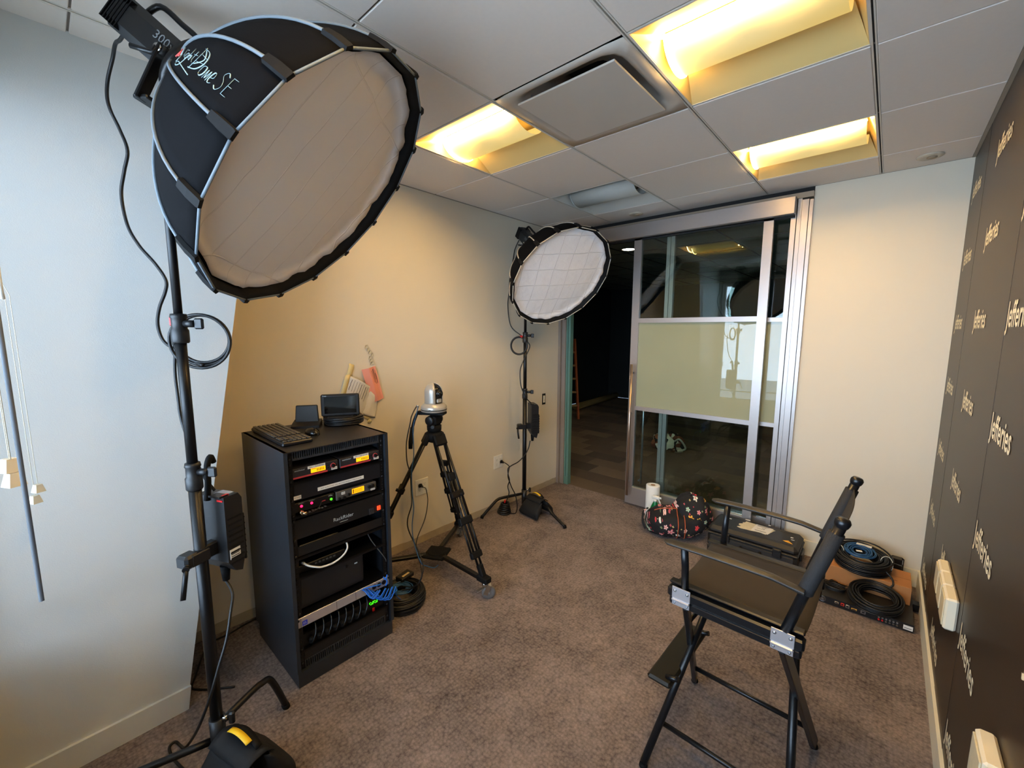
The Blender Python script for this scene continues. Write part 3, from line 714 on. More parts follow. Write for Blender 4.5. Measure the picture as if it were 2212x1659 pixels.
def lamp_head(c, n, D, lab, ylab, pole):
    c = V(c); n = V(n).normalized(); a = V((0, 0, 1)).cross(n).normalized(); b = n.cross(a)
    o = thing('lamp_head', lab, 'studio light', tuple(c+n*D))
    M = Matrix(((a.x, b.x, n.x, c.x), (a.y, b.y, n.y, c.y), (a.z, b.z, n.z, c.z), (0, 0, 0, 1)))
    z0 = D+.032
    g = MB(M); g.box((0, 0, z0+.125), (.096, .100, .25), bev=.022); g.build('lamp_body', M_BLKP, o)
    g = MB(M); g.cyl((0, 0, D+.0), (0, 0, z0+.01), .062, .055); g.build('mount_collar', M_BLK, o)
    g = MB(M)
    for i in range(6): g.box((0, 0, z0+.19+.009*i), (.100, .088, .003))
    g.build('vent_fins', M_BLK, o)
    g = MB(M); g.tube(smoothpts([(0, .045, z0+.03), (0, .085, z0+.045), (0, .088, z0+.10), (0, .086, z0+.17), (0, .045, z0+.19)], 5), .008, 8); g.build('carry_handle', M_BLK, o)
    tm = txt('300x'); k = .034
    g = MB(); P = M @ V((.0495, .018, z0+.10)); g.mesh(tm, frame(P, -n, b) @ Matrix.Diagonal((k, k, 1, 1))); g.build('model_lettering', mat('grey_print', (110, 114, 116), .5), o)
    g = MB()
    g.box(M @ V((.050, -.02, z0+.035)), (.0015, .006, .036), rot=frame((0, 0, 0), a, b) @ Matrix.Rotation(.35, 4, 'X'))
    g.box(M @ V((.050, -.02, z0+.052)), (.0015, .006, .036), rot=frame((0, 0, 0), a, b) @ Matrix.Rotation(-.35, 4, 'X')); g.build('maker_mark', M_GTXT, o)
    # yoke
    pv = z0+.045; top = V(pole); 
    g = MB()
    for s in (-1, 1):
        P0 = M @ V((s*.060, -.005, pv)); P1 = top+a*(s*.056)+V((0, 0, .015)); g2 = P1-P0
        g.box((P0+P1)/2, (.010, .042, g2.length+.03), rot=g2.to_track_quat('Z', 'X').to_matrix().to_4x4() @ Matrix.Rotation(0, 4, 'Z'), bev=.003)
    g.box(top+V((0, 0, .008)), (.13, .04, .012), rot=atan2(a.y, a.x), bev=.003); g.build('yoke', M_BLK, o)
    g = MB()
    for s in (-1, 1): g.cyl(M @ V((s*.052, -.005, pv)), M @ V((s*.075, -.005, pv)), .017, .015)
    g.build('pivot_knob', M_BLKP, o)
    g = MB(); p = M @ V((.078, -.005, pv)); g.tube([p, p-n*.0+b*(-.02)+V((0, 0, 0)), M @ V((.082, -.05, pv+.05))], .007, 8); g.build('tilt_handle', M_BLK, o)
    g = MB(); p = M @ V((.0755, -.005, pv)); g.lathe([(.006, 0), (.011, .001), (.011, .003), (.006, .003)], p, a, seg=16); g.build('pivot_ring', M_CHROME, o)
def c_stand(x, y, topz, lab, colz, legs, tiltz=.0):
    o = thing('light_stand', lab, 'light stand', (x, y, 0))
    def T_(nm, z0, z1, r): MB().cyl((x, y, z0), (x, y, z1), r, seg=20).build(nm, M_BLK, o)
    z1, z2 = colz
    T_('lower_column', .035, z2, .0185); T_('middle_column', z2, z1, .0150); T_('upper_column', z1, topz, .0118)
    for i, z in enumerate((z1, z2)):
        g = MB(); g.lathe([(.021, -.045), (.024, -.04), (.024, -.005), (.0205, 0), (.0205, .03), (.023, .034), (.021, .045), (.012, .046)], (x, y, z), seg=20); cl = g.build('collar', M_BLKP, o)
        g = MB(); d = V((.75, .66, 0)); p = V((x, y, z+.015)); g.cyl(p+d*.018, p+d*.05, .011); g.box(p+d*.062, (.028, .012, .034), rot=atan2(d.y, d.x), bev=.004); g.build('lock_knob', M_BLKP, cl)
    for (az, rr_, zz, drop) in legs:
        d = V((cos(az), sin(az), 0)); p0 = V((x, y, zz))+d*.02; L = rr_*.62
        g = MB(); g.tube([p0]+smoothpts([p0+d*.05, p0+d*(L-.06), p0+d*(L-.015)+V((0, 0, -.006)), p0+d*(L+.03)+V((0, 0, -.035)), V((x, y, .014))+d*rr_], 5), .0125, 12); lg = g.build('leg', M_BLK, o)
        e = V((x, y, .012))+d*rr_; g = MB(); g.cyl(e+V((0, 0, -.010))+d*.003, e+V((0, 0, .012))-d*.005, .0145); g.build('rubber_foot', M_BLKM, lg)
    g = MB(); zz = [l[2] for l in legs]; g.cyl((x, y, min(zz)-.03), (x, y, max(zz)+.035), .024, seg=20); g.build('leg_hub', M_BLKP, o)
    p = V((x, y, max(zz)+.03)); d = V((.7, .7, 0)); g = MB(); g.cyl(p+d*.015, p+d*.04, .009); g.build('hub_bolt', M_CHROME, o)
    g = MB(); g.box(p+d*.052, (.02, .016, .045), rot=.78, bev=.005); g.build('hub_knob', M_BLKP, o)
    return o
def power_box(x, y, z0, z1, d, lab, stickers=True):
    """control box hanging beside the pole; d = unit direction from the pole to the box"""
    d = V(d).normalized(); s = V((-d.y, d.x, 0)); o = thing('power_supply_box', lab, 'power box', (x+d.x*.08, y+d.y*.08, z0))
    an = atan2(d.y, d.x); H = z1-z0; zc = (z0+z1)/2
    R = Matrix.Translation((x, y, 0)) @ Matrix.Rotation(an, 4, 'Z')
    g = MB(R); P = [(.045, z0+.05), (.07, z0+.01), (.094, z0), (.110, z0+.06), (.110, z1-.02), (.098, z1), (.045, z1)]
    g.prism(P, 'y', -.062, .062); g.build('housing', M_BLKP, o)
    g = MB(R)
    for i in range(7): g.box((.115, 0, zc-.09+.022*i), (.012, .112, .006), bev=.001)
    g.box((.113, 0, zc-.025), (.008, .12, .17), bev=.002); g.build('rear_bumper', M_BLKM, o)
    g = MB(R)
    for i in range(9): g.box((.078, -.0635, zc-.10+.02*i), (.05, .003, .005))
    g.build('side_fins', M_BLK, o)
    g = MB(R); g.box((.052, -.03, z1+.002), (.03, .05, .006)); g.build('top_connector', M_BLK, o)
    if stickers:
        g = MB(R); g.box((.080, -.02, z1+.0012), (.034, .05, .0022)); g.build('label_plate', mat('blue_grey_label', (150, 168, 200), .4), o)
        g = MB(R); g.box((.060, -.05, z1+.003), (.022, .008, .005)).box((.047, -.045, z1-.012), (.008, .024, .006)); g.build('red_tab', M_RED, o)
        g = MB(R); g.box((.070, -.0635, z0+.075), (.038, .0014, .034)); g.build('spec_label', M_STICK, o)
        g = MB(R); 
        for i in range(3): g.box((.070, -.0645, z0+.067+.008*i), (.03, .0008, .0025))
        g.build('spec_print', M_INK, o)
    g = MB(R); g.cyl((.07, -.01, z0-.035), (.07, -.01, z0+.02), .011, .016); g.build('power_plug', M_BLKM, o)
    # clamp
    zk = z0+.10
    g = MB(R); g.box((.02, 0, zk), (.07, .036, .05), bev=.006); g.box((-.045, -.006, zk), (.05, .05, .045), bev=.008); g.box((-.02, -.026, zk), (.06, .012, .04), bev=.003); cl = g.build('clamp', M_BLKP, o)
    q = Matrix.Translation((x, y, 0)) @ Matrix.Rotation(an, 4, 'Z')
    p0 = q @ V((-.07, -.03, zk-.01)); g = MB(); g.cyl(q @ V((-.05, -.01, zk-.005)), p0, .009); g.tube([p0, p0+V((.006, -.006, -.03)), p0+V((.03, -.02, -.085))], .0075, 8); g.cyl(p0+(p0-(q @ V((-.05, -.01, zk-.005)))).normalized()*.001, p0+(p0-(q @ V((-.05, -.01, zk-.005)))).normalized()*.009, .010); g.build('ratchet_handle', M_BLK, cl)
    return o
def sandbag(x, y, z, az, lab, sc=1.0, w_=.20, drop=.17):
    """saddle bag hung over a leg at height z, leg direction az"""
    o = thing('sandbag', lab, 'sandbag', (x, y, 0))
    R = Matrix.Translation((x, y, 0)) @ Matrix.Rotation(az, 4, 'Z')
    for s in (-1, 1):
        g = MB(R)
        def fn(u, v, s=s):
            # a pillow hanging on side s: v down, u round
            an = 2*pi*u; h = v; th = (.010+.05*sin(pi*min(1, h*1.02))**.8*(.5+h*.55))*sc
            wd = w_*(.42+.10*h)*sc
            cy_ = s*(.018+.075*h*sc+.01)
            ex = abs(cos(an))**.55*(1 if cos(an) > 0 else -1); ey = abs(sin(an))**.8*(1 if sin(an) > 0 else -1)
            k = 1+.08*noise.noise(V((an*1.3, h*4, s*3.1)))
            return V((ex*wd*k, cy_+ey*th*k*.8, max(.012, z+.012-h*drop*sc+.006*noise.noise(V((ex*3, h*3, 1.7))))))
        g.grid(fn, 32, 12, closeu=True)
        g.build('bag_half', mat('bag_nylon', (25, 26, 29), .7, bump=.3, bs=900, var=.15, spec=.3), o, solid=.001)
    g = MB(R)
    g.grid(lambda u, v: V(((u-.5)*w_*.8*sc, (v-.5)*.10, z+.030-.25*(v-.5)**2*.10*4+.006*noise.noise(V((u*5, v*3, 0))))), 10, 9); g.build('saddle', MATS['bag_nylon'], o, solid=.004)
    g = MB(R); g.grid(lambda u, v: V(((u-.5)*w_*.6*sc, .004+.022*v+.004*sin(u*pi), z+.036+.028*sin(pi*u)*(1-.2*v))), 12, 3); h_ = g.build('carry_strap', M_BLKM, o, solid=.003)
    g = MB(R); g.grid(lambda u, v: V(((u-.5)*w_*.42*sc, -.012+.020*v, z+.0395+.028*sin(pi*(.2+.6*u)))), 12, 3); g.build('yellow_tag', M_YEL, o, label='bright yellow label', solid=.0015)
    return o
def coil(c, R_, r, turns, rows, m, jit=.006, name='cable_coil', nrm=None, parent=None, seed=1, flat=1.0, **k):
    rnd = random.Random(seed); g = MB(); c = V(c)
    M = Matrix.Translation(c) @ (V(nrm).to_track_quat('Z', 'Y').to_matrix().to_4x4() if nrm is not None else Matrix.Identity(4))
    for row in range(rows):
        for t_ in range(turns):
            Rr = R_-t_*r*2.05+rnd.uniform(-1, 1)*jit*.9; p2 = rnd.uniform(0, 6.28); wz = rnd.uniform(.2, 1)*jit*.9; z = r+row*r*1.85
            P = []; ph = rnd.uniform(0, 6.28); dx, dy = rnd.uniform(-1, 1)*jit, rnd.uniform(-1, 1)*jit
            for i in range(36):
                a = 2*pi*i/36; P.append(M @ V((dx+Rr*cos(a)*(1+.02*sin(2*a+ph)), (dy+Rr*sin(a))*flat, z+abs(.0035*sin(2*a+ph))+wz*(.5+.5*sin(a+p2)))))
            g.tube(P, r, 6, closed=True)
    return g.build(name, m, parent, **k)
def cable(name, pts, r, m, n=6, parent=None, seg=8, **k):
    g = MB(); g.tube(smoothpts(pts, n), r, seg); return g.build(name, m, parent, **k)

# near light
N1, C1 = (-.546, -.515, .66), (.033, -.751, 2.015); D1 = .46
softbox(C1, N1, .425, .727, D1, .105, M_DIF1, 1, 'large black round softbox with lettering in the left foreground, its pale diffuser facing down right', 'pale grey seamed diffuser cloth', True)
lamp_head(C1, N1, D1, 'black studio lamp head behind the large foreground softbox, touching the top of the frame', '', (-.300, -1.080, 2.235))
c_stand(-.30, -1.08, 2.24, 'tall black light stand in the left foreground carrying the large lettered softbox', (1.605, 1.130), [(radians(254), .50, .17, 0), (radians(118), .30, .22, 0), (radians(10), .5, .12, 0)])
power_box(-.30, -1.08, .765, 1.045, (-.42, .91, 0), 'black power supply box clamped low on the foreground light stand')
sandbag(-.170, -1.045, .190, radians(15), 'black sandbag with yellow tag hung over the foreground light stand base', 1.1, .23, .17)
g = MB(); P = smoothpts([(-.325, -1.045, 1.03), (-.328, -1.038, 1.09), (-.338, -1.034, 1.145), (-.345, -1.022, 1.172), (-.357, -1.012, 1.150)], 5); g.tube(P, .010, 8); g.build('webbing_strap', M_BLKM, None, 'black braided strap hanging from the upper collar of the foreground light stand', 'strap')
cable('power_cable', [(-.372, -1.12, 2.47), (-.44, -1.13, 2.46), (-.50, -1.135, 2.47), (-.560, -1.138, 2.45), (-.600, -1.150, 2.40), (-.612, -1.155, 2.35), (-.613, -1.15, 2.31), (-.611, -1.133, 2.258), (-.601, -1.12, 2.193), (-.617, -1.132, 2.128), (-.631, -1.144, 2.054), (-.607, -1.14, 1.954), (-.572, -1.12, 1.884), (-.526, -1.089, 1.822), (-.495, -1.07, 1.768), (-.492, -1.075, 1.729), (-.502, -1.093, 1.675), (-.502, -1.102, 1.62), (-.484, -1.095, 1.566), (-.460, -1.07, 1.535), (-.40, -1.04, 1.50), (-.34, -1.02, 1.485)], .0052, M_CABLE, label='black power cable looping down from the foreground lamp head to the stand', cat='cable')
oc = coil((-.361, -1.012, 1.567), .082, .0052, 1, 1, M_CABLE, .0, nrm=(.78, -.62, .05), label='black cable looped in a ring on the foreground light stand', cat='cable', seed=3)
P = []
u_ = V((.62, .78, 0)).normalized(); 
g = MB()
for s_, (R_, dx, dz) in enumerate(((.083, 0, 0), (.078, .004, .004), (.088, -.003, -.004))):
    g.tube([V((-.361, -1.012, 1.567))+u_*(R_*cos(2*pi*i/40)*1.03+dx)+V((.78, -.62, 0))*(.004*s_)+V((0, 0, R_*sin(2*pi*i/40)+dz)) for i in range(40)], .0052, 7, closed=True)
me_ = g
nm = me_.build('cable_coil_tmp', M_CABLE); 
bpy.data.objects.remove(oc); nm.name = 'cable_coil'; props(nm, 'black cable looped in a ring on the foreground light stand', 'cable')
g = MB(); g.box((-.322, -1.088, 1.628), (.022, .018, .030), rot=.5, bev=.003); g.build('cable_tie', M_RED, None, 'small red hook and loop tie on the foreground light stand', 'cable tie')
cable('power_cable', [(-.435, -1.07, 1.56), (-.443, -1.078, 1.465), (-.429, -1.079, 1.372), (-.417, -1.079, 1.31), (-.398, -1.072, 1.248), (-.365, -1.065, 1.19), (-.345, -1.045, 1.11), (-.335, -1.02, 1.055)], .0048, M_CABLE, label='black cable running down the foreground stand into the power supply box', cat='cable')
cable('power_cable', [(-.329, -1.016, .735), (-.290, -1.005, .69), (-.262, -1.02, .643), (-.235, -1.045, .565), (-.225, -1.075, .489), (-.225, -1.105, .40), (-.28, -1.13, .28), (-.40, -1.14, .14), (-.50, -1.15, .04), (-.565, -1.155, .008), (-.595, -1.165, .008), (-.58, -1.185, .008), (-.50, -1.18, .008), (-.38, -1.15, .008)], .0048, M_CABLE, label='black cable hanging from the foreground power box down to the carpet', cat='cable')
cable('floor_cable', [(-.72, -.93, .006), (-.784, -1.006, .006), (-.822, -1.041, .006), (-.86, -1.06, .006), (-.93, -1.03, .006), (-1.05, -.98, .006), (-1.12, -.93, .006), (-1.128, -.836, .006), (-1.15, -.741, .006), (-1.155, -.6, .006)], .0045, M_CABLE, label='thin black cable on the carpet behind the foreground stand, by the pier foot', cat='cable')

# far light
N2, C2 = (-.751, .211, .626), (-.561, 1.336, 1.99)
softbox(C2, N2, .425, 1.411, D1, .105, M_DIF2, 2, 'black round softbox with creased white diffuser by the sliding door', 'creased white diffuser cloth', False)
lamp_head(C2, N2, D1, 'black studio lamp head behind the far softbox in the room corner', '', (-1.0, 1.42, 2.20))
c_stand(-1.0, 1.42, 2.21, 'black light stand in the far corner carrying the creased softbox', (1.545, 1.055), [(radians(251), .42, .145, 0), (radians(-8), .50, .105, 0), (radians(122), .18, .075, 0)])
power_box(-1.0, 1.42, .665, .965, (.55, .80, 0), 'black power supply box clamped to the far light stand', False)
sandbag(-.84, 1.40, .130, radians(-8), 'black sandbag with yellow tag hung over the far light stand leg', .95, .24, .13)
cable('power_cable', [(-1.12, 1.47, 2.38), (-1.150, 1.45, 2.30), (-1.155, 1.43, 2.20), (-1.155, 1.394, 2.086), (-1.149, 1.376, 1.938), (-1.146, 1.357, 1.812), (-1.112, 1.359, 1.643), (-1.033, 1.405, 1.559), (-.975, 1.43, 1.50), (-.969, 1.440, 1.454), (-1.0, 1.393, 1.337), (-1.018, 1.376, 1.253), (-1.01, 1.38, 1.125), (-.975, 1.41, 1.02), (-.96, 1.46, .97)], .0045, M_CABLE, label='black power cable hanging from the far lamp head along its stand', cat='cable')
g = MB(); u_ = V((.745, .667, 0))
for s_, R_ in enumerate((.072, .065, .069)):
    g.tube([V((-1.034, 1.378, 1.474))+u_*(R_*cos(2*pi*i/36))+V((.667, -.745, 0))*(.004*s_)+V((0, 0, R_*1.08*sin(2*pi*i/36))) for i in range(36)], .0048, 6, closed=True)
g.build('cable_coil', M_CABLE, None, 'black cable ring hung on the far light stand collar', 'cable')
g = MB(); g.box((-1.018, 1.39, 1.55), (.02, .02, .022), bev=.003); g.build('cable_tie', M_RED, None, 'small red tie on the far light stand above the cable ring', 'cable tie')
cable('power_cable', [(-1.158, 1.298, .432), (-1.10, 1.28, .436), (-1.03, 1.25, .43), (-.99, 1.20, .415), (-.98, 1.18, .37), (-.975, 1.20, .31), (-.97, 1.22, .26), (-.95, 1.245, .19), (-.935, 1.25, .10), (-.95, 1.25, .03), (-1.00, 1.25, .012), (-1.05, 1.24, .03)], .0045, M_CABLE, label='black cable plugged into the outlet left of the far light stand', cat='cable')
cable('power_cable', [(-.962, 1.452, .632), (-.966, 1.435, .567), (-.975, 1.392, .509), (-1.0, 1.34, .458), (-1.0, 1.25, .445), (-.998, 1.20, .43), (-.985, 1.19, .38), (-.98, 1.20, .33), (-1.00, 1.20, .27), (-.985, 1.20, .22), (-1.01, 1.21, .16), (-1.05, 1.22, .09)], .0045, M_CABLE, label='black cable swinging from the far power box to the coil on the carpet', cat='cable')
def plug(x, y, z, o=None):
    g = MB(); g.cyl((x+.001, y, z), (x+.035, y, z-.002), .014, .008, 12); g.box((x+.008, y, z), (.014, .030, .026), bev=.004); return g
plug(XL+.009, 1.294, .433).build('power_plug', M_BLKM, None, 'black plug in the outlet left of the far light stand', 'plug')
plug(XL+.009, .414, .457).build('power_plug', M_BLKM, None, 'black plug in the outlet behind the camera tripod', 'plug')
g = MB(); 
for i in range(6): g.tube([V((-1.07+.002*i, 1.23, .012+.016*i))+V((( .055-.0045*i)*cos(2*pi*k/24), (.055-.0045*i)*sin(2*pi*k/24), .003*sin(2*pi*k/12+i))) for k in range(24)], .0085, 6, closed=True)
g.build('cable_coil', M_CABLE, None, 'small heap of coiled black cable on the carpet under the far light stand', 'cable')
g = MB(); g.box((-1.05, 1.22, .115), (.016, .016, .028), rot=.3, bev=.003); g.build('cable_tie', M_RED, None, 'small red tie standing out of the cable heap under the far stand', 'cable tie')

# ------------------------------------------------------------------ equipment rack
FX, RY0, RY1, RXB, RH = -.497, -.742, -.252, -1.035, 1.092
M_RACK = mat('rack_black_paint', (36, 40, 46), .38, bump=.06, bs=120, var=.25, vs=8); M_RACK2 = mat('rack_panel_black', (14, 14, 16), .5, var=.15)
rk = thing('equipment_rack', 'tall black equipment rack full of gear beside the foreground light stand', 'rack', (-.77, -.497, 0))
pl(RXB, FX+.004, RY0, RY0+.016, .075, RH, 'side_panel', M_RACK, rk)
pl(RXB, FX+.004, RY1-.016, RY1, .075, RH, 'side_panel', M_RACK, rk)
pl(RXB, FX+.006, RY0+.002, RY1-.002, RH-.004, RH, 'top_panel', mat('rack_top', (34, 30, 27), .42, bump=.05, bs=500, var=.1), rk)
pl(RXB+.001, RXB+.012, RY0+.016, RY1-.016, .075, RH-.004, 'back_panel', M_RACK2, rk)
pl(RXB+.03, FX-.001, RY0+.004, RY1-.008, .0, .072, 'plinth', M_RACK, rk)
for y_ in (RY0+.018, RY1-.040):
    g = MB(); g.b2(FX-.030, FX-.014, y_, y_+.022, .076, RH-.006); ra = g.build('mounting_rail', M_BLK, rk)
    g = MB()
    z = .10
    while z < 1.07: g.cyl((FX-.0135, y_+.011, z), (FX-.0115, y_+.011, z), .0026, seg=8); z += .01482
    g.build('rail_holes', M_STEEL if False else M_DARK, ra)
    g = MB()
    for z in (.105, .172, .29, .345, .505, .615, .69, .775, .80, .87, .955, 1.03, 1.055): g.cyl((FX-.0135, y_+.011, z), (FX-.0085, y_+.011, z), .0052, .0040, seg=10)
    g.build('rack_screws', mat('screw_black', (70, 70, 74), .3, metal=.8), ra)
PY0, PY1 = RY0+.020, RY1-.020
def panel(nm, z0, z1, m=M_RACK2, x=FX-.012, **k): return pl(x-.004, x, PY0+.02, PY1-.02, z0, z1, nm, m, rk, **k)
def ventpanel(z0, z1, zs0, zs1):
    g = MB(); x = FX-.012
    ya, yb = PY0+.02, PY1-.02
    g.b2(x-.003, x, ya, yb, z0, zs0).b2(x-.003, x, ya, yb, zs1, z1)
    n = 3; gw = .130; gap = (yb-ya-3*gw)/4; y = ya
    for k in range(3):
        g.b2(x-.003, x, y, y+gap, zs0, zs1); y += gap; m_ = 14; p = gw/m_
        for i in range(m_): g.b2(x-.003, x, y+p*i+p*.5, y+p*(i+1), zs0, zs1)
        y += gw
    g.b2(x-.003, x, y, yb, zs0, zs1); g.build('vent_panel', mat('vent_grey_black', (44, 46, 50), .4), rk)
ventpanel(1.046, 1.088, 1.056, 1.084); ventpanel(.072, .116, .078, .110)
panel('blank_panel', .868, .950, mat('blank_panel_blue_black', (14, 16, 24), .45))
for z in (.952, .800, .608, .514, .330, .168): 
    g = MB(); g.b2(RXB+.02, FX-.008, PY0+.004, PY1-.004, z-.004, z-.0015).b2(FX-.0105, FX-.008, PY0+.004, PY1-.004, z-.012, z); g.build('shelf', M_BLK, rk)
panel('blank_panel', .118, .166)
panel('blank_panel', .612, .655)
def sticker(y0, y1, z0, z1, text, x=FX-.0118, parent=None, m=M_STICK, ink=M_INK):
    o = MB().b2(x, x+.0012, y0, y1, z0, z1).build('sticker', m, parent or rk)
    tm = txt(text); w0 = max(v.co.x for v in tm.vertices); h0 = max(v.co.y for v in tm.vertices)-min(v.co.y for v in tm.vertices)
    k = min((y1-y0)*.88/w0, (z1-z0)*.55/h0)
    g = MB(); g.mesh(tm, frame((x+.0016, (y0+y1)/2-w0*k/2, (z0+z1)/2), (0, 1, 0), (0, 0, 1)) @ Matrix.Diagonal((k, k, 1, 1))); g.build('sticker_lettering', ink, o)
def ftxt(text, y, z, w_, x, m, parent, nm='lettering'):
    tm = txt(text); w0 = max(v.co.x for v in tm.vertices); k = w_/w0
    g = MB(); g.mesh(tm, frame((x, y, z), (0, 1, 0), (0, 0, 1)) @ Matrix.Diagonal((k, k, 1, 1))); return g.build(nm, m, parent)
sticker(-.603, -.381, .885, .901, 'ANY QUESTIONS CALL BOSTON BUREAU OPERATIONS')
sticker(-.706, -.675, .873, .889, 'POWER')
# receivers
M_RX = mat('receiver_grey', (48, 46, 50), .4, metal=.3); M_RXR = mat('receiver_red_stripe', (176, 58, 62), .5)
for y0_, nmb, lab in ((-.708, '1', 'grey wireless receiver with red stripe, left one on the top rack shelf'), (-.495, '2', 'grey wireless receiver with red stripe, right one on the top rack shelf')):
    t = thing('wireless_receiver', lab, 'receiver', (FX-.10, y0_+.105, .953)); x = FX-.016
    MB().box((x-.09, y0_+.104, .984), (.18, .206, .046), bev=.003).build('case', M_RX, t)
    MB().b2(x, x+.0015, y0_+.004, y0_+.155, .963, .970).build('red_stripe', M_RXR, t)
    MB().b2(x, x+.002, y0_+.082, y0_+.146, .974, .994).build('display', M_LCD, t)
    g = MB()
    for i in range(5): g.b2(x+.002, x+.0026, y0_+.108+.007*i, y0_+.111+.007*i, .978, .990)
    g.b2(x+.002, x+.0026, y0_+.084, y0_+.104, .9905, .9925); g.build('display_marks', M_LCDD, t)
    sticker(y0_+.068, y0_+.145, .995, 1.007, 'MIC %s RECEIVER' % nmb, x=x+.002, parent=t)
    sticker(y0_+.172, y0_+.199, .966, .978, 'POWER', x=x+.002, parent=t)
    g = MB(); g.lathe([(.012, 0), (.012, .003), (.009, .004), (.009, .0)], (x, y0_+.181, .985), (1, 0, 0), seg=16); g.build('knob_ring', M_RXR, t)
    MB().cyl((x, y0_+.181, .985), (x+.010, y0_+.181, .985), .0075).build('knob', M_BLK, t)
    g = MB()
    for z in (.981, .992): g.cyl((x, y0_+.158, z), (x+.003, y0_+.158, z), .003, seg=8)
    g.build('button', M_BLK, t)
    ftxt('sennheiser', y0_+.012, .998, .045, x+.001, M_GTXT, t)
# transmitter
t = thing('wireless_transmitter', 'grey half width transmitter with amber display on the middle rack shelf', 'transmitter', (FX-.1, -.416, .801)); x = FX-.016
MB().box((x-.09, -.416, .831), (.18, .206, .042), bev=.003).build('case', mat('transmitter_grey', (92, 90, 88), .4, metal=.4), t)
MB().b2(x, x+.002, -.441, -.380, .822, .846).build('display', M_LCD, t)
g = MB()
for i in range(3): g.b2(x+.002, x+.0026, -.430, -.388, .827+.006*i, .829+.006*i)
g.b2(x+.002, x+.0026, -.438, -.433, .824, .844); g.build('display_marks', M_LCDD, t)
sticker(-.494, -.477, .834, .846, 'IFB', x=x+.001, parent=t); sticker(-.346, -.322, .812, .821, 'POWER', x=x+.001, parent=t)
for y_, z_, r_ in ((-.352, .834, .008), (-.334, .836, .008), (-.458, .826, .006), (-.482, .818, .008), (-.505, .820, .006)): MB().cyl((x, y_, z_), (x+.008, y_, z_), r_).build('knob', M_BLK, t)
# encoder
t = thing('video_encoder', 'black audio interface with two red lights and one green light on the middle rack shelf', 'audio interface', (FX-.1, -.62, .801)); x = FX-.016
MB().box((x-.09, -.620, .832), (.18, .186, .044), bev=.003).build('case', M_BLK, t)
for y_, z_, m_, r_ in ((-.675, .836, M_LEDR, .0055), (-.631, .837, M_LEDR, .0055), (-.543, .828, M_LEDG, .0055)): MB().lathe([(r_, 0), (r_, .002), (r_*.5, .003), (.0001, .003)], (x, y_, z_), (1, 0, 0), seg=14).build('indicator_light', m_, t)
for y_, s_ in ((-.688, 'CHANNEL 1'), (-.642, 'CHANNEL 2')): ftxt(s_, y_, .849, .026, x+.001, M_GTXT, t)
ftxt('VMix', -.556, .846, .020, x+.001, M_GTXT, t)
MB().b2(x, x+.0015, -.585, -.570, .829, .833).build('red_mark', M_RXR, t)
g = MB(); g.cyl((x, -.680, .813), (x+.022, -.680, .812), .008); g.cyl((x+.022, -.680, .812), (x+.036, -.668, .812), .0065); g.build('jack_plug', mat('brass_plug', (210, 180, 140), .25, metal=.9), t)
cable('lead', [(x+.036, -.667, .812), (x+.04, -.64, .812), (x+.03, -.61, .822), (x+.006, -.59, .834)], .0015, M_CABLE, parent=t)
g = MB()
for i in range(6): g.box((x+.006, -.645+.014*i, .804+.002*(i % 2)), (.012, .008, .003))
g.build('connectors', M_STEEL, t)
# power conditioner
t = thing('power_conditioner', 'black rack power strip unit with red switch and outlet below the middle shelf', 'power strip', (FX-.1, -.497, .692)); x = FX-.012
g = MB(); g.b2(x-.12, x, PY0+.012, PY1-.012, .692, .778); g.build('case', M_RACK2, t)
ftxt('RackRider', -.541, .724, .100, x+.001, M_GTXT, t)
MB().b2(x, x+.001, -.510, -.47, .7045, .706).build('small_print', M_GTXT, t)
MB().b2(x, x+.003, -.361, -.335, .692, .722).build('outlet_frame', mat('socket_dark', (46, 46, 50), .4), t)
g = MB(); g.b2(x+.003, x+.0036, -.354, -.351, .704, .714).b2(x+.003, x+.0036, -.345, -.342, .704, .714).b2(x+.003, x+.0036, -.350, -.346, .696, .700); g.build('outlet_slots', M_DARK, t)
MB().box((x+.003, -.308, .712), (.006, .019, .022), bev=.002).build('rocker_switch', M_REDL, t)
# bay with odds and ends
t = thing('network_box', 'small black box with white marks on the rack shelf below the power strip', 'box', (FX-.08, -.62, .609)); MB().box((FX-.10, -.60, .632), (.14, .18, .036), bev=.003).build('case', M_BLK, t)
MB().b2(FX-.029, FX-.028, -.545, -.538, .632, .639).build('white_mark', M_STICK, t); MB().b2(FX-.029, FX-.028, -.70, -.67, .640, .643).build('white_mark', M_STICK, t)
t = thing('network_switch', 'black network switch with a row of ports on the shelf with the white cable', 'network switch', (FX-.10, -.60, .515)); MB().box((FX-.10, -.59, .535), (.13, .22, .036), bev=.003).build('case', M_BLK, t)
g = MB()
for i in range(6): g.box((FX-.034, -.62+.017*i, .540), (.002, .010, .008))
g.build('ports', M_GTXT if False else mat('port_grey', (90, 92, 94), .4, metal=.5), t)
cable('white_cable', [(FX-.035, -.675, .565), (FX-.012, -.665, .556), (FX+.004, -.637, .543), (FX+.006, -.606, .532), (FX+.006, -.557, .530), (FX+.004, -.511, .545), (FX-.001, -.485, .570), (FX-.02, -.482, .595), (FX-.06, -.49, .60)], .0042, M_WHITE, label='short white cable looping out of the rack shelf', cat='cable')
MB().cyl((FX-.06, -.685, .568), (FX-.03, -.674, .562), .007).build('cable_connector', M_STEEL, None, 'metal connector at the end of the white rack cable', 'connector')
cable('black_cable', [(FX-.05, -.355, .585), (FX-.03, -.345, .545), (FX-.01, -.318, .49), (FX-.004, -.285, .43), (FX-.02, -.272, .40)], .0022, mat('grey_cable', (84, 84, 86), .4), label='thin grey cable hanging at the right inside the rack', cat='cable')
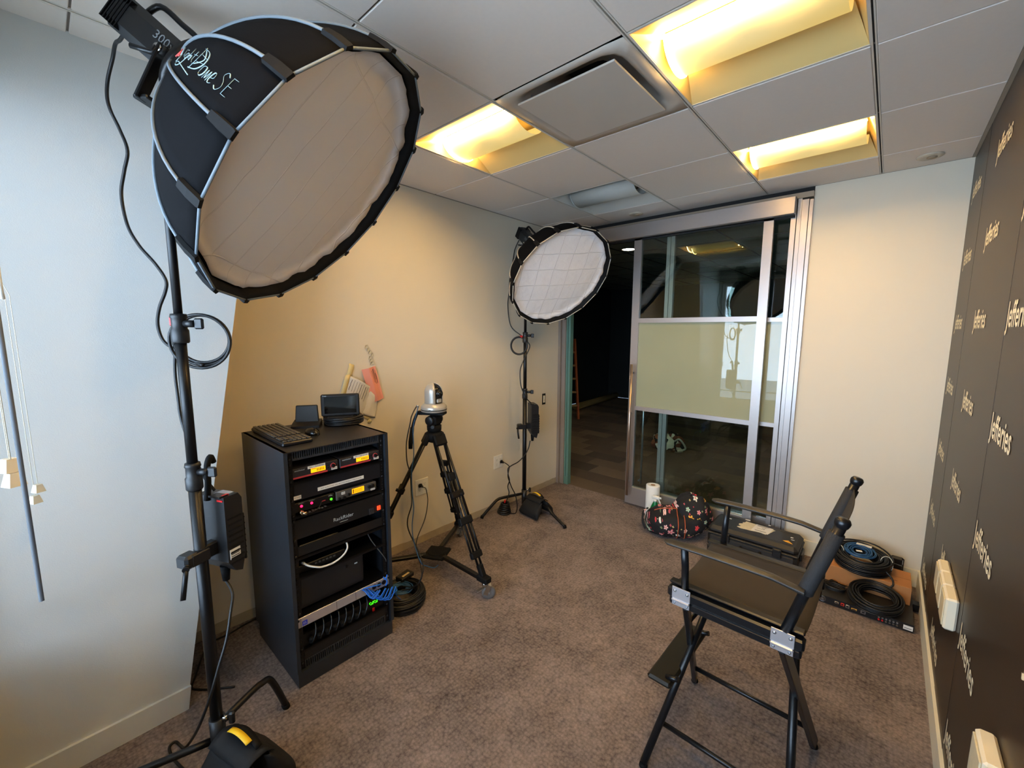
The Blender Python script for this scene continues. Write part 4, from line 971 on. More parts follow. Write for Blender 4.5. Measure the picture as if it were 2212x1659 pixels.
t = thing('desktop_computer', 'black desktop computer lying in the lower rack bay', 'computer', (FX-.2, -.53, .335)); MB().box((FX-.17, -.545, .418), (.26, .32, .152), bev=.006).build('case', mat('pc_black', (18, 19, 22), .4), t)
MB().b2(FX-.040, FX-.0385, -.69, -.40, .36, .485).build('front_bezel', mat('pc_bezel', (24, 26, 30), .35), t); MB().b2(FX-.0385, FX-.0378, -.435, -.42, .452, .458).build('maker_mark', M_GTXT, t)
g = MB(); g.cyl((FX-.0385, -.475, .458), (FX-.037, -.475, .458), .007); g.build('power_button', M_BLK, t)
# silver patch panel
t = thing('silver_panel', 'silver rack panel with a blue square badge and round sockets in the rack', 'rack panel', (FX, -.497, .281)); x = FX-.006
g = MB(); g.box((x-.0025, -.4965, .3045), (.005, .462, .046), bev=.0015); g.build('face_plate', mat('satin_silver', (186, 184, 190), .35, metal=.55), t)
MB().b2(x-.06, x-.005, -.705, -.285, .283, .326).build('case', M_BLK, t)
MB().b2(x, x+.0012, -.706, -.684, .287, .309).build('blue_badge', mat('badge_blue', (34, 50, 190), .4), t)
ftxt('ES', -.7025, .298, .014, x+.0014, M_GTXT, t)
for y_ in (-.712, -.548, -.452): MB().b2(x, x+.0004, y_, y_+.0014, .284, .325).build('joint', M_DARK, t)
for y_ in (-.352, -.325, -.298): MB().lathe([(.012, 0), (.012, .002), (.009, .003), (.001, .002)], (x, y_, .305), (1, 0, 0), seg=16).build('round_socket', M_BLK, t)
for y_ in (-.722, -.270): MB().lathe([(.005, 0), (.005, .003), (.001, .003)], (x, y_, .318), (1, 0, 0), seg=10).build('panel_screw', M_BLK, t)
g = MB(); rnd = random.Random(4)
for i in range(12):
    a_ = V((x+.012, -.405+.004*i+rnd.uniform(-.01, .01), .315-.003*i)); b_ = a_+V((.028+rnd.uniform(0, .01), .025+.004*i, -.028-.002*i)); c_ = b_+V((-.01, .035, .012+.003*i))
    g.tube(smoothpts([a_+V((-.01, -.01, .01)), a_, (a_+b_)/2+V((.012, 0, -.014)), b_, c_], 4), .0026, 6)
for P in ([(x+.01, -.415, .330), (x+.02, -.37, .326), (x+.02, -.34, .318), (x+.012, -.32, .312)], [(x+.015, -.295, .335), (x+.02, -.290, .312), (x+.016, -.296, .292)], [(x+.01, -.305, .342), (x+.018, -.296, .328), (x+.012, -.284, .346)], [(x+.035, -.37, .28), (x+.03, -.35, .255), (x+.024, -.325, .235), (x+.02, -.30, .228), (x+.028, -.275, .222)]): g.tube(smoothpts(P, 5), .0035, 6)
g.build('blue_wires', M_BLUE, None, 'tangle of bright blue wires hanging from the silver rack panel', 'cable')
cable('network_cable', [(x+.025, -.305, .226), (x+.03, -.27, .236), (x+.02, -.235, .240), (x-.03, -.215, .225), (-.56, -.19, .15), (-.60, -.14, .085)], .0022, M_BLUE, label='thin blue cable leaving the rack to the coil behind it', cat='cable')
# power distribution unit with plugs
t = thing('power_distribution_unit', 'black power distribution unit with a row of black plugs at the bottom of the rack', 'power strip', (FX-.1, -.497, .170)); x = FX-.022
MB().b2(x-.14, x, PY0+.012, PY1-.012, .170, .232).build('case', M_BLK, t)
MB().box((x+.003, -.354, .176), (.006, .014, .018), bev=.002).build('rocker_switch', M_RED, t)
g = MB()
for i in range(8):
    for k in range(3): 
        if (i*3+k*5) % 4: g.b2(x, x+.0012, -.374+.006*i, -.371+.006*i, .205+.006*k, .208+.006*k)
g.build('indicator_lights', M_LEDG, t)
for i in range(8):
    y_ = -.668+.0365*i; g = MB(); g.box((x+.012, y_, .196), (.024, .024, .030), bev=.007); pg = g.build('plug', M_BLKM, t)
    g = MB(); g.tube(smoothpts([(x+.022, y_-.004, .188), (x+.030, y_, .205), (x+.026, y_+.014, .232), (x+.004, y_+.022, .262), (x-.03, y_+.022, .272)], 4), .0030, 6); g.build('lead', mat('lead_sheen', (30, 34, 38), .25), pg)

# on the rack top ---------------------------------------------------------
ZR = RH+.0005
t = thing('keyboard', 'black computer keyboard lying on the rack top', 'keyboard', (-.80, -.640, ZR))
Rk = Matrix.Translation((-.803, -.640, ZR)) @ Matrix.Rotation(radians(-1), 4, 'Z')
g = MB(Rk); g.box((0, 0, .010), (.435, .132, .018), bev=.005); g.build('base', M_BLKP, t)
g = MB(Rk)
for r_ in range(6):
    n_ = 21; 
    for k in range(n_):
        if r_ == 0 and 4 <= k <= 9: 
            if k == 4: g.box((-.212+.0203*(k+2.9), -.052, .0225), (.110, .0150, .006), bev=.002)
            continue
        if k in (15,) or (k == 19 and r_ < 2): continue
        g.box((-.203+.0203*k, -.052+.0205*r_, .0225), (.0168, .0165, .006), bev=.0022)
g.build('keys', mat('key_plastic', (56, 52, 48), .38), t, kind='stuff')
t = thing('computer_mouse', 'small black computer mouse beside the keyboard on the rack top', 'mouse', (-.735, -.520, ZR))
g = MB(); g.grid(lambda u, v: V((-.735+.050*cos(2*pi*u)*sin(pi*.5*v+.001), -.520+.031*sin(2*pi*u)*sin(pi*.5*v+.001), ZR+.034*cos(pi*.5*v)**.8)), 28, 10, closeu=True); g.build('mouse_body', mat('mouse_black', (18, 16, 14), .15), t)
g = MB(); g.box((-.705, -.520, ZR+.0335), (.014, .005, .006), bev=.002); g.build('scroll_wheel', M_BLKM, t)
# small stand + tablet
t = thing('desk_phone_cradle', 'small black upright cradle with sloping base at the back left of the rack top', 'cradle', (-.945, -.455, ZR)); an = radians(-33)
R = Matrix.Translation((-.945, -.455, ZR)) @ Matrix.Rotation(an, 4, 'Z')
g = MB(R); g.prism([(-.03, 0), (.07, 0), (.07, .012), (.03, .022), (-.03, .030)], 'y', -.068, .068)
for v in g.bm.verts: pass
g.build('base', M_BLKP, t)
g = MB(R); g.box((.0, 0, .062), (.016, .118, .098), rot=Matrix.Rotation(radians(-5), 4, 'Y'), bev=.004, taper=.9); g.build('upright_plate', mat('plate_black', (16, 15, 14), .55), t)
# monitor
coil((-.868, -.290, ZR), .100, .0042, 5, 5, M_CABLE, .003, name='cable_coil', label='black cable coil under the small monitor on the rack top', cat='cable', seed=9)
cable('cable_tail', [(-.80, -.245, ZR+.02), (-.86, -.24, ZR+.035), (-.93, -.262, ZR+.02), (-.97, -.268, ZR+.006), (-1.02, -.27, ZR+.005)], .004, M_CABLE, label='loose black cable end behind the coil on the rack top', cat='cable')
t = thing('small_monitor', 'small black monitor standing on a cable coil on the rack top', 'monitor', (-.868, -.300, ZR+.042)); an = radians(-29.6)
R = Matrix.Translation((-.868, -.306, ZR+.042)) @ Matrix.Rotation(an, 4, 'Z') @ Matrix.Rotation(radians(1), 4, 'Y')
g = MB(R); g.box((0, 0, .062), (.026, .196, .120), bev=.006); g.build('bezel', M_BLKP, t)
g = MB(R); g.box((.0135, 0, .064), (.001, .162, .092)); g.build('screen', mat('dark_screen', (5, 5, 6), .06, spec=.9), t)
tm = txt('Ruige'); g = MB(); g.mesh(tm, R @ frame((.0136, -.088, .1155), (0, 1, 0), (0, 0, 1)) @ Matrix.Diagonal((.009, .009, 1, 1))); g.build('maker_mark', M_GTXT, t)
g = MB(R); g.box((.01, 0, .001), (.07, .13, .006), bev=.002); g.build('foot', M_BLKP, t)

# papers on the wall ---------------------------------------------------------
M_PAPER = mat('white_paper', (216, 210, 200), .7, bump=.3, bs=60, var=.04); M_PINK = mat('pink_paper', (232, 152, 130), .7, var=.03, vs=20); M_TAPE = mat('masking_tape', (222, 204, 150), .6, var=.05); M_CLR = mat('clear_tape', (196, 186, 160), .15, var=.1)
t = thing('paper_document', 'crumpled white printed document taped to the wall behind the small monitor', 'paper', (XL, -.05, 1.08))
def quad(c00, c10, c01, c11, bulge, nn=12, dz=.0, fx=0):
    def fn(u, v):
        y = (c00[0]*(1-u)+c10[0]*u)*(1-v)+(c01[0]*(1-u)+c11[0]*u)*v; z = (c00[1]*(1-u)+c10[1]*u)*(1-v)+(c01[1]*(1-u)+c11[1]*u)*v
        return V((XL+.004+bulge*sin(pi*u)*(.4+.6*v)+.008*abs(noise.noise(V((u*5, v*5, bulge*90)))), y, z))
    return fn
f1 = quad((-.175, 1.185), (-.005, 1.045), (-.112, 1.330), (.060, 1.225), .030)
MB().grid(f1, 14, 14).build('sheet', M_PAPER, t, solid=.0006)
f2 = quad((-.02, 1.06), (.075, 1.02), (.03, 1.22), (.10, 1.14), .018); MB().grid(f2, 12, 12).build('sheet', M_PAPER, t, solid=.0006)
g = MB(); rnd = random.Random(2)
for i in range(9):
    u = .12+.085*i; v1 = .93-.03*(i % 2); v0 = rnd.uniform(.15, .5) if i % 3 else .1
    g.tube([f1(u, v0+(v1-v0)*k/6)+V((.0016, 0, 0)) for k in range(7)], .0017 if i in (1, 5, 7) else .0009, 4)
g.build('printed_lines', M_INK, t)
g = MB(); g.grid(lambda u, v: V((XL+.002+.012*sin(pi*v), -.128+.032*u+.040*v, 1.295+.10*v-.012*u)), 3, 8); g.grid(lambda u, v: V((XL+.020, -.170+.035*u+.045*v, 1.19+.135*v)), 2, 5); g.build('masking_tape', M_TAPE, t, solid=.0006)
g = MB(); g.lathe([(.0145, 0), (.0145, .004), (.001, .004)], (XL, .035, 1.003), (1, 0, 0), seg=14); g.grid(lambda u, v: V((XL+.003, -.06+.10*v, 1.075-.075*v+.03*u)), 2, 6); g.build('masking_tape', M_TAPE, t, solid=.0006)
t = thing('pink_document', 'folded pink printed sheet taped to the wall above the small monitor', 'paper', (XL, .06, 1.13))
def pk(u, v):
    x = XL+.008+.020*v*0+(.020*(1-abs(2*u-.86)) if u < .9 else .004)
    y = (-.012*(1-u)+.084*u)*v+(.050*(1-u)+.140*u)*(1-v); z = (1.350*(1-u)+1.368*u)*v+(1.128*(1-u)+1.148*u)*(1-v); return V((x, y, z))
MB().grid(pk, 16, 6, smooth=False).build('sheet', M_PINK, t, solid=.0008)
g = MB()
for i, (u, a_, b_) in enumerate(((.62, .55, .9), (.72, .5, .93), (.78, .62, .95), (.86, .5, .8), (.9, .6, .9))): g.tube([pk(u, a_)+V((.0015, 0, 0)), pk(u, b_)+V((.0015, 0, 0))], .0014 if i in (1, 3) else .0008, 4)
g.build('printed_lines', M_INK, t)
g = MB(); rnd = random.Random(8)
for i in range(7):
    y_, z_ = .075-.006*i+rnd.uniform(-.01, .012), 1.375+.018*i; w__ = rnd.uniform(.008, .016)
    g._add([(XL+.003+.004*(i % 2), y_-w__, z_), (XL+.007, y_+w__, z_+.006), (XL+.003, y_+w__*.6, z_+.026), (XL+.009, y_-w__*.8, z_+.022)], [(0, 1, 2, 3)])
g.build('crumpled_clear_tape', M_CLR, t, solid=.0004)

# cable heap behind the rack ---------------------------------------------------
cc = V((-.665, -.085, 0))
coil(cc, .125, .0058, 4, 8, M_CABLE, .006, name='cable_coil', label='black cable coil stacked on the carpet behind the rack', cat='cable', seed=21)
coil(cc+V((-.01, .0, .087)), .062, .004, 5, 1, M_NAVY, .002, name='blue_cable_coil', label='small blue cable coil lying in the black coil behind the rack', cat='cable', seed=5)
t = thing('adapter_box', 'small black adapter with a tan label on the cable coil behind the rack', 'adapter', tuple(cc+V((-.09, .10, .09))))
g = MB(); g.box(cc+V((-.085, .075, .105)), (.06, .10, .026), rot=.2, bev=.004); g.build('case', M_BLKP, t)
g = MB(); g.box(cc+V((-.075, .075, .1185)), (.014, .055, .0012), rot=.2); g.build('label', mat('tan_label', (214, 186, 130), .5), t)

# ------------------------------------------------------------------ camera tripod
TC = V((-.80, .275, 0)); FEET = [V((-.338, .274, 0)), V((-1.029, .675, 0)), V((-1.035, -.122, 0))]
dl = thing('tripod_dolly', 'black three armed wheeled tripod dolly with chrome castors', 'dolly', tuple(TC))
g = MB(); g.box(TC+V((0, 0, .118)), (.15, .15, .02), rot=.5, bev=.006); g.cyl(TC+V((0, 0, .10)), TC+V((0, 0, .135)), .06); g.build('centre_plate', M_BLKM, dl)
for k, F in enumerate(FEET):
    d = (F-TC); L_ = d.length; d.normalize(); an = atan2(d.y, d.x); mid = TC+d*(L_*.5)+V((0, 0, .118))
    g = MB(); g.box(mid+d*.02, (L_-.10, .034, .022), rot=an, bev=.004); g.prism  # arm
    arm = g.build('arm', M_BLK, dl)
    g = MB(); p = TC+d*(L_-.01); g.box(p+V((0, 0, .125)), (.085, .052, .038), rot=an, bev=.006); g.build('foot_cup', M_BLKM, dl)
    # castor
    wd = V((cos(an+.9), sin(an+.9), 0)) if k == 0 else V((cos(an), sin(an), 0)); s_ = V((-wd.y, wd.x, 0)); q = F+wd*.022
    g = MB(); g.cyl(F+V((0, 0, .086)), F+V((0, 0, .108)), .020, seg=16); g.box(F+wd*.012+V((0, 0, .084)), (.05, .036, .006), rot=atan2(wd.y, wd.x))
    for s in (-1, 1):
        a_, b_ = F+s_*(s*.017)+V((0, 0, .084)), q+s_*(s*.017)+V((0, 0, .040)); e = b_-a_
        g.box((a_+b_)/2, (.003, .026, e.length+.012), rot=Matrix(((s_.x, wd.x, 0, 0), (s_.y, wd.y, 0, 0), (0, 0, 1, 0), (0, 0, 0, 1))) @ Matrix.Rotation(-.38, 4, 'X'))
    cs = g.build('castor_fork', M_CHROME, dl)
    g = MB(); g.lathe([(.026, -.010), (.038, -.011), (.042, -.006), (.042, .006), (.038, .011), (.026, .010)], q+V((0, 0, .042)), s_, seg=28); g.build('wheel_tyre', mat('grey_rubber', (104, 100, 98), .6), cs)
    g = MB(); g.lathe([(.0001, -.008), (.026, -.008), (.027, 0), (.026, .008), (.0001, .008)], q+V((0, 0, .042)), s_, seg=24); g.cyl(q+V((0, 0, .042))-s_*.020, q+V((0, 0, .042))+s_*.020, .005, seg=8); g.build('wheel_hub', mat('wheel_hub_grey', (128, 124, 122), .4), cs)
    g = MB(); g.box(q-wd*.050+V((0, 0, .060)), (.045, .022, .005), rot=Matrix.Rotation(atan2(wd.y, wd.x), 4, 'Z') @ Matrix.Rotation(-.5, 4, 'Y')); g.build('brake_lever', M_STEEL, cs)
tp = thing('camera_tripod', 'black twin tube camera tripod standing on a wheeled dolly', 'tripod', tuple(TC))
g = MB(); g.lathe([(.03, .885), (.055, .895), (.062, .915), (.060, .945), (.045, .955), (.0001, .955)], TC, seg=24); g.build('spider', M_BLKM, tp)
for k, F in enumerate(FEET):
    d = (F-TC); d.z = 0; d.normalize(); s_ = V((-d.y, d.x, 0)); A = TC+d*.045+V((0, 0, .925)); B = F-d*.02+V((0, 0, .145)); ax = (B-A).normalized(); L_ = (B-A).length
    up = s_.cross(ax); R = Matrix(((s_.x, up.x, ax.x, 0), (s_.y, up.y, ax.y, 0), (s_.z, up.z, ax.z, 0), (0, 0, 0, 1)))
    def bx(t_, dd, off=(0, 0), bev=.003): return (A+ax*t_+s_*off[0]+up*off[1]), dd
    lg = MB()
    for s in (-1, 1): lg.tube([A+s_*(s*.036), A+ax*(L_*.62)+s_*(s*.036)], .0085, 10)
    leg = lg.build('leg', M_BLK, tp)
    g = MB(); g.box(A+ax*.02, (.092, .034, .075), rot=R, bev=.008); g.build('leg_hinge', M_BLKM, leg)
    g = MB(); g.box(A+ax*(L_*.30), (.050, .022, .05), rot=R, bev=.006); g.build('tube_cap', M_BLKM, leg)
    g = MB(); g.box(A+ax*(L_*.62), (.098, .032, .045), rot=R, bev=.005); g.build('leg_clamp', M_BLKM, leg)
    g = MB()
    for s in (-1, 1): g.tube([A+ax*(L_*.28)+s_*(s*.014), A+ax*(L_*.93)+s_*(s*.014)], .0075, 10)
    g.build('inner_tube', M_BLK, leg)
    g = MB()
    for s in (-1, 1): g.tube([A+ax*(L_*.62)+s_*(s*.036), A+ax*(L_*.86)+s_*(s*.034)], .0068, 8)
    g.build('lower_tube', M_BLK, leg)
    g = MB(); g.box(A+ax*(L_*.86), (.082, .030, .040), rot=R, bev=.005); g.build('lower_clamp', M_BLKM, leg)
    g = MB(); g.box(A+ax*(L_*.43), (.096, .030, .040), rot=R, bev=.005); g.cyl(A+ax*(L_*.44)+up*.01+s_*.02, A+ax*(L_*.44)-up*.035+s_*.02, .010); g.build('lock_lever', M_BLKM, leg)
    g = MB(); g.box(A+ax*(L_*.97), (.036, .034, .075), rot=R, bev=.006); g.build('leg_foot', M_BLKM, leg)
fh = thing('fluid_head', 'black fluid head with a pan handle between the tripod and the silver camera', 'tripod head', tuple(TC+V((0, 0, .955))))
g = MB(); g.lathe([(.040, .956), (.046, .965), (.047, .995), (.038, 1.0), (.001, 1.0)], TC, seg=24); g.build('base', M_BLKM, fh)
g = MB(); g.box(TC+V((0, 0, 1.028)), (.075, .085, .060), rot=.3, bev=.012); g.build('head_body', M_BLKM, fh)
g = MB()
for s in (-1, 1): g.lathe([(.030, 0), (.030, .012), (.024, .016), (.001, .016)], TC+V((s*-.012, s*.042, 1.032)), (-.3*s, s*.95, 0), seg=20)
g.build('drag_housing', M_BLKP, fh)
g = MB(); g.box(TC+V((0, 0, 1.075)), (.15, .075, .018), rot=.55, bev=.004); g.box(TC+V((-.075, -.050, 1.074)), (.045, .045, .022), rot=.55, bev=.004); g.build('mounting_plate', M_BLKM, fh)
g = MB(); P = [TC+V((-.08, -.075, 1.07)), TC+V((-.075, -.10, 1.03)), TC+V((-.072, -.118, .985))]; g.tube(P, .0095, 10)
g.tube([TC+V((-.072, -.118, .99)), TC+V((-.068, -.135, .90)), TC+V((-.066, -.140, .855))], .0135, 12, rs=[.012, .0145, .0125]); g.build('pan_handle', M_BLKM, fh)
g = MB(); g.cyl(TC+V((.035, -.035, 1.0)), TC+V((.06, -.06, 1.0)), .011); g.build('lock_knob', M_BLKP, fh)
pz = thing('ptz_camera', 'silver remote pan tilt camera on the tripod head', 'camera', tuple(TC+V((0, 0, 1.085))))
g = MB(); g.lathe([(.060, 1.085), (.080, 1.088), (.083, 1.095), (.083, 1.118), (.080, 1.124), (.066, 1.138), (.058, 1.141), (.001, 1.141)], TC, seg=40); g.build('base', M_SILV, pz)
g = MB(); g.lathe([(.0835, 1.0995), (.0838, 1.103), (.0835, 1.1045)], TC, seg=40); g.build('base_groove', M_DARK, pz)
def dome(th0, th1, r, m, nm):
    g = MB(); prof = [(r, 1.140), (r, 1.155), (r, 1.175), (r, 1.195), (r, 1.212)]+[(r*cos(a_*pi/2/8), 1.212+r*1.02*sin(a_*pi/2/8)) for a_ in range(1, 9)]
    def fn(u, v):
        i = v*(len(prof)-1); k = min(int(i), len(prof)-2); f_ = i-k; rd = prof[k][0]*(1-f_)+prof[k+1][0]*f_; z = prof[k][1]*(1-f_)+prof[k+1][1]*f_
        a_ = th0+(th1-th0)*u; return TC+V((max(rd, .0002)*cos(a_), max(rd, .0002)*sin(a_), z))
    g.grid(fn, 20, 25); return g.build(nm, m, pz, solid=.003)
fa = radians(5)
dome(fa+radians(32), fa+radians(328), .056, M_SILV, 'side_cheek'); 
g = MB(); g.lathe([(.050, 1.14), (.050, 1.205), (.044, 1.235), (.030, 1.256), (.012, 1.266), (.0001, 1.267)], TC, seg=36); g.build('dome_core', mat('smoked_plastic', (30, 26, 22), .08), pz)
ld = V((cos(fa), sin(fa), 0)); g = MB(); g.cyl(TC+ld*.03+V((0, 0, 1.205)), TC+ld*.062+V((0, 0, 1.205)), .0235, .0225, 24); ln = g.build('lens_barrel', M_BLK, pz)
g = MB(); g.lathe([(.019, 0), (.012, .004), (.0001, .0055)], TC+ld*.062+V((0, 0, 1.205)), ld, seg=24); g.build('lens_glass', mat('lens_glass', (8, 8, 12), .03, spec=1.0), ln)
g = MB(); g.box(TC+ld*.050+V((0, 0, 1.160)), (.012, .040, .026), rot=fa, bev=.005); g.build('chin', M_SILV, pz)
g = MB(); g.box(TC+V((.05, -.0655, 1.108)), (.02, .0015, .003), rot=.93); g.build('maker_mark', M_INK, pz)
MB().cyl(TC+V((-.075, -.058, 1.118)), TC+V((-.088, -.072, 1.12)), .007).build('rear_connector', M_STEEL, pz)
cable('camera_cable', [(-.886, .205, 1.118), (-.875, .180, 1.10), (-.868, .150, 1.06), (-.855, .13, 1.021), (-.845, .093, .909), (-.816, .073, .8), (-.795, .079, .723), (-.78, .074, .618), (-.747, .051, .544), (-.741, .016, .467), (-.724, .008, .406), (-.668, .017, .323), (-.621, .021, .259), (-.57, .0, .223), (-.56, -.04, .16), (-.60, -.07, .115), (-.64, -.10, .105)], .0038, M_CABLE, label='black cable looping left from the silver camera down to the coil', cat='cable')
cable('camera_cable', [(-.880, .212, 1.114), (-.85, .17, 1.06), (-.838, .14, .992), (-.805, .116, .832), (-.793, .090, .742), (-.78, .080, .618), (-.736, .058, .525), (-.718, .031, .43), (-.679, .012, .351), (-.610, .009, .243), (-.60, .053, .20), (-.60, .10, .17), (-.64, .16, .145)], .0032, M_NAVY, label='dark blue cable from the silver camera hanging beside the tripod', cat='cable')
cable('power_cable', [(-1.135, .414, .455), (-1.10, .38, .47), (-1.03, .36, .49), (-.98, .335, .485), (-.935, .31, .43), (-.861, .229, .356), (-.771, .102, .30), (-.697, .043, .27), (-.621, .016, .215), (-.58, -.01, .16), (-.60, -.05, .12), (-.66, -.08, .11)], .0032, M_CABLE, label='thin black cable from the outlet behind the tripod to the coil', cat='cable')

# ------------------------------------------------------------------ director's chair
cf_, cs_ = V((-.9998, .02, 0)), V((.02, .9998, 0)); CC = V((1.042, .258, 0))
CM = Matrix(((cf_.x, cs_.x, 0, CC.x), (cf_.y, cs_.y, 0, CC.y), (0, 0, 1, 0), (0, 0, 0, 1)))
M_CH = mat('chair_black_satin', (20, 21, 24), .3, metal=.25, var=.15); M_CV = mat('black_canvas', (46, 40, 34), .8, bump=.4, bs=1500, var=.06, vs=8); M_ARM = mat('arm_black', (40, 37, 34), .42, bump=.05, bs=700, var=.1)
ch = thing('director_chair', 'tall black folding director chair with footrest and black canvas seat', 'chair', tuple(CC))
for s in (-1, 1):
    g = MB(CM); g.box((.004, s*.204, .684), (.408, .036, .036), bev=.006); g.box((.004, s*.200, .650), (.396, .032, .030), bev=.006); g.box((.004, s*.196, .716), (.404, .030, .010), bev=.004); rl = g.build('side_rail', M_CH, ch)
    for a_ in (.158, -.145):
        g = MB(CM); g.box((a_, s*.2235, .690), (.062, .003, .044), bev=.001); g.box((a_, s*.2265, .664), (.062, .009, .010), bev=.003); g.box((a_, s*.222, .652), (.060, .003, .018), bev=.001); bk = g.build('bracket', mat('bracket_aluminium', (190, 188, 192), .35, metal=.7), rl)
    g = MB(CM)
    for a_ in (.158, -.145):
        for da in (-.021, .021): g.lathe([(.0055, 0), (.0050, .002), (.0001, .003)], (a_+da, s*.225, .698), (0, s, 0), seg=10); g.lathe([(.004, 0), (.0035, .002), (.0001, .003)], (a_+da, s*.2235, .652), (0, s, 0), seg=10)
    g.build('rivets', M_STEEL, rl, kind='stuff')
    g = MB(CM); g.tube([(.150, s*.212, .715), (.150, s*.222, .80), (.150, s*.238, .872)], .0125, 12); g.build('arm_post', M_CH, ch)
    def arm(u, v, s=s):
        a_ = .215-.405*u; wd = (.021 if u < .45 else .021-.008*(u-.45)/.55)*(1 if u > .04 else (.35+.65*sqrt(max(0, u/.04))))
        th = .0105*(1 if u > .03 else .6); z = .880-.004*u*u+.010*sin(pi*u)*.5-.010*(u > .8)*(u-.8)/.2
        an = 2*pi*v; return V((a_, s*.246-s*.006*u*u+wd*cos(an), z+th*sin(an)*(1 if sin(an) < 0 else .6)))
    g = MB(CM); g.grid(lambda v, u: arm(u, v), 20, 26, closeu=True)
    g.bm.verts.ensure_lookup_table(); g.build('armrest', M_ARM, ch)
    # back post
    g = MB(CM); g.tube([(-.150, s*.212, .712), (-.190, s*.217, .86), (-.252, s*.220, 1.075)], .0145, 14); g.build('back_post', M_CH, ch)
    g = MB(CM); g.lathe([(.012, 0), (.0165, .004), (.0185, .012), (.0185, .020), (.014, .027), (.0001, .028)], (-.252, s*.220, 1.074), (-.27, 0, .96), seg=20); g.build('post_knob', M_CH, ch)
    g = MB(CM); g.tube([(-.188, s*.2168, .855), (-.192, s*.217, .87), (-.246, s*.220, 1.055)], .020, 16, rs=[.021, .0205, .0195]); g.build('back_sleeve', mat('sleeve_canvas', (28, 28, 30), .75, bump=.4, bs=900), ch)
    # legs : flat bar from the near rail to the far foot, tube from the far rail to the near foot
for (a0, a1) in ((.150, .236), (-.145, -.214)):
    p0, p1 = V((a0, -.190, .640)), V((a1, .233, .018)); e = p1-p0
    g = MB(CM); g.box((p0+p1)/2, (.040, .020, e.length), rot=e.to_track_quat('Z', 'X').to_matrix().to_4x4() @ Matrix.Rotation(0, 4, 'Z'), bev=.003); lg = g.build('leg', M_CH, ch)
    g = MB(CM); g.lathe([(.010, .016), (.014, .012), (.0155, .004), (.012, .0), (.0001, .0)], (a1, .233, .001), seg=16); g.build('foot_glide', M_BLKM, lg)
    p0, p1 = V((a0-.02*(1 if a0 > 0 else -1), .190, .640)), V((a1, -.288, .018)); g = MB(CM); g.tube([p0, p1], .0135, 14); lg = g.build('leg', M_CH, ch)
    g = MB(CM); g.lathe([(.010, .016), (.014, .012), (.0155, .004), (.012, .0), (.0001, .0)], (a1, -.288, .001), seg=16); g.build('foot_glide', M_BLKM, lg)
for (b_, z_) in ((.165, .125), (-.170, .105)):
    g = MB(CM); g.tube([(.225, b_, z_), (-.200, b_, z_)], .0095, 12); g.build('stretcher', M_CH, ch)
g = MB(CM); g.tube([(.165, -.10, .52), (.165, .13, .50)], .008, 8); g.build('cross_bar', M_CH, ch)
g = MB(CM); g.box((.232, .0, .290), (.092, .40, .022), bev=.008); fo = g.build('footrest', mat('footrest_black', (14, 14, 12), .35), ch)
g = MB(CM); g.cyl((.215, -.165, .300), (.170, -.165, .315), .010); g.cyl((.215, .165, .300), (.170, .165, .315), .010); g.build('footrest_bar', M_CH, ch)
g = MB(CM); g.grid(lambda u, v: V((.190-.388*u, -.186+.372*v, .712-.022*sin(pi*v)**.9+.0 if 0 < v < 1 else .716)), 12, 22); g.build('seat', M_CV, ch, solid=.003)
g = MB(CM); g.grid(lambda u, v: V((-.206-.046*u-.012*sin(pi*v), -.216+.432*v, .885+.175*u)), 12, 20); g.build('backrest', M_CV, ch, solid=.003)

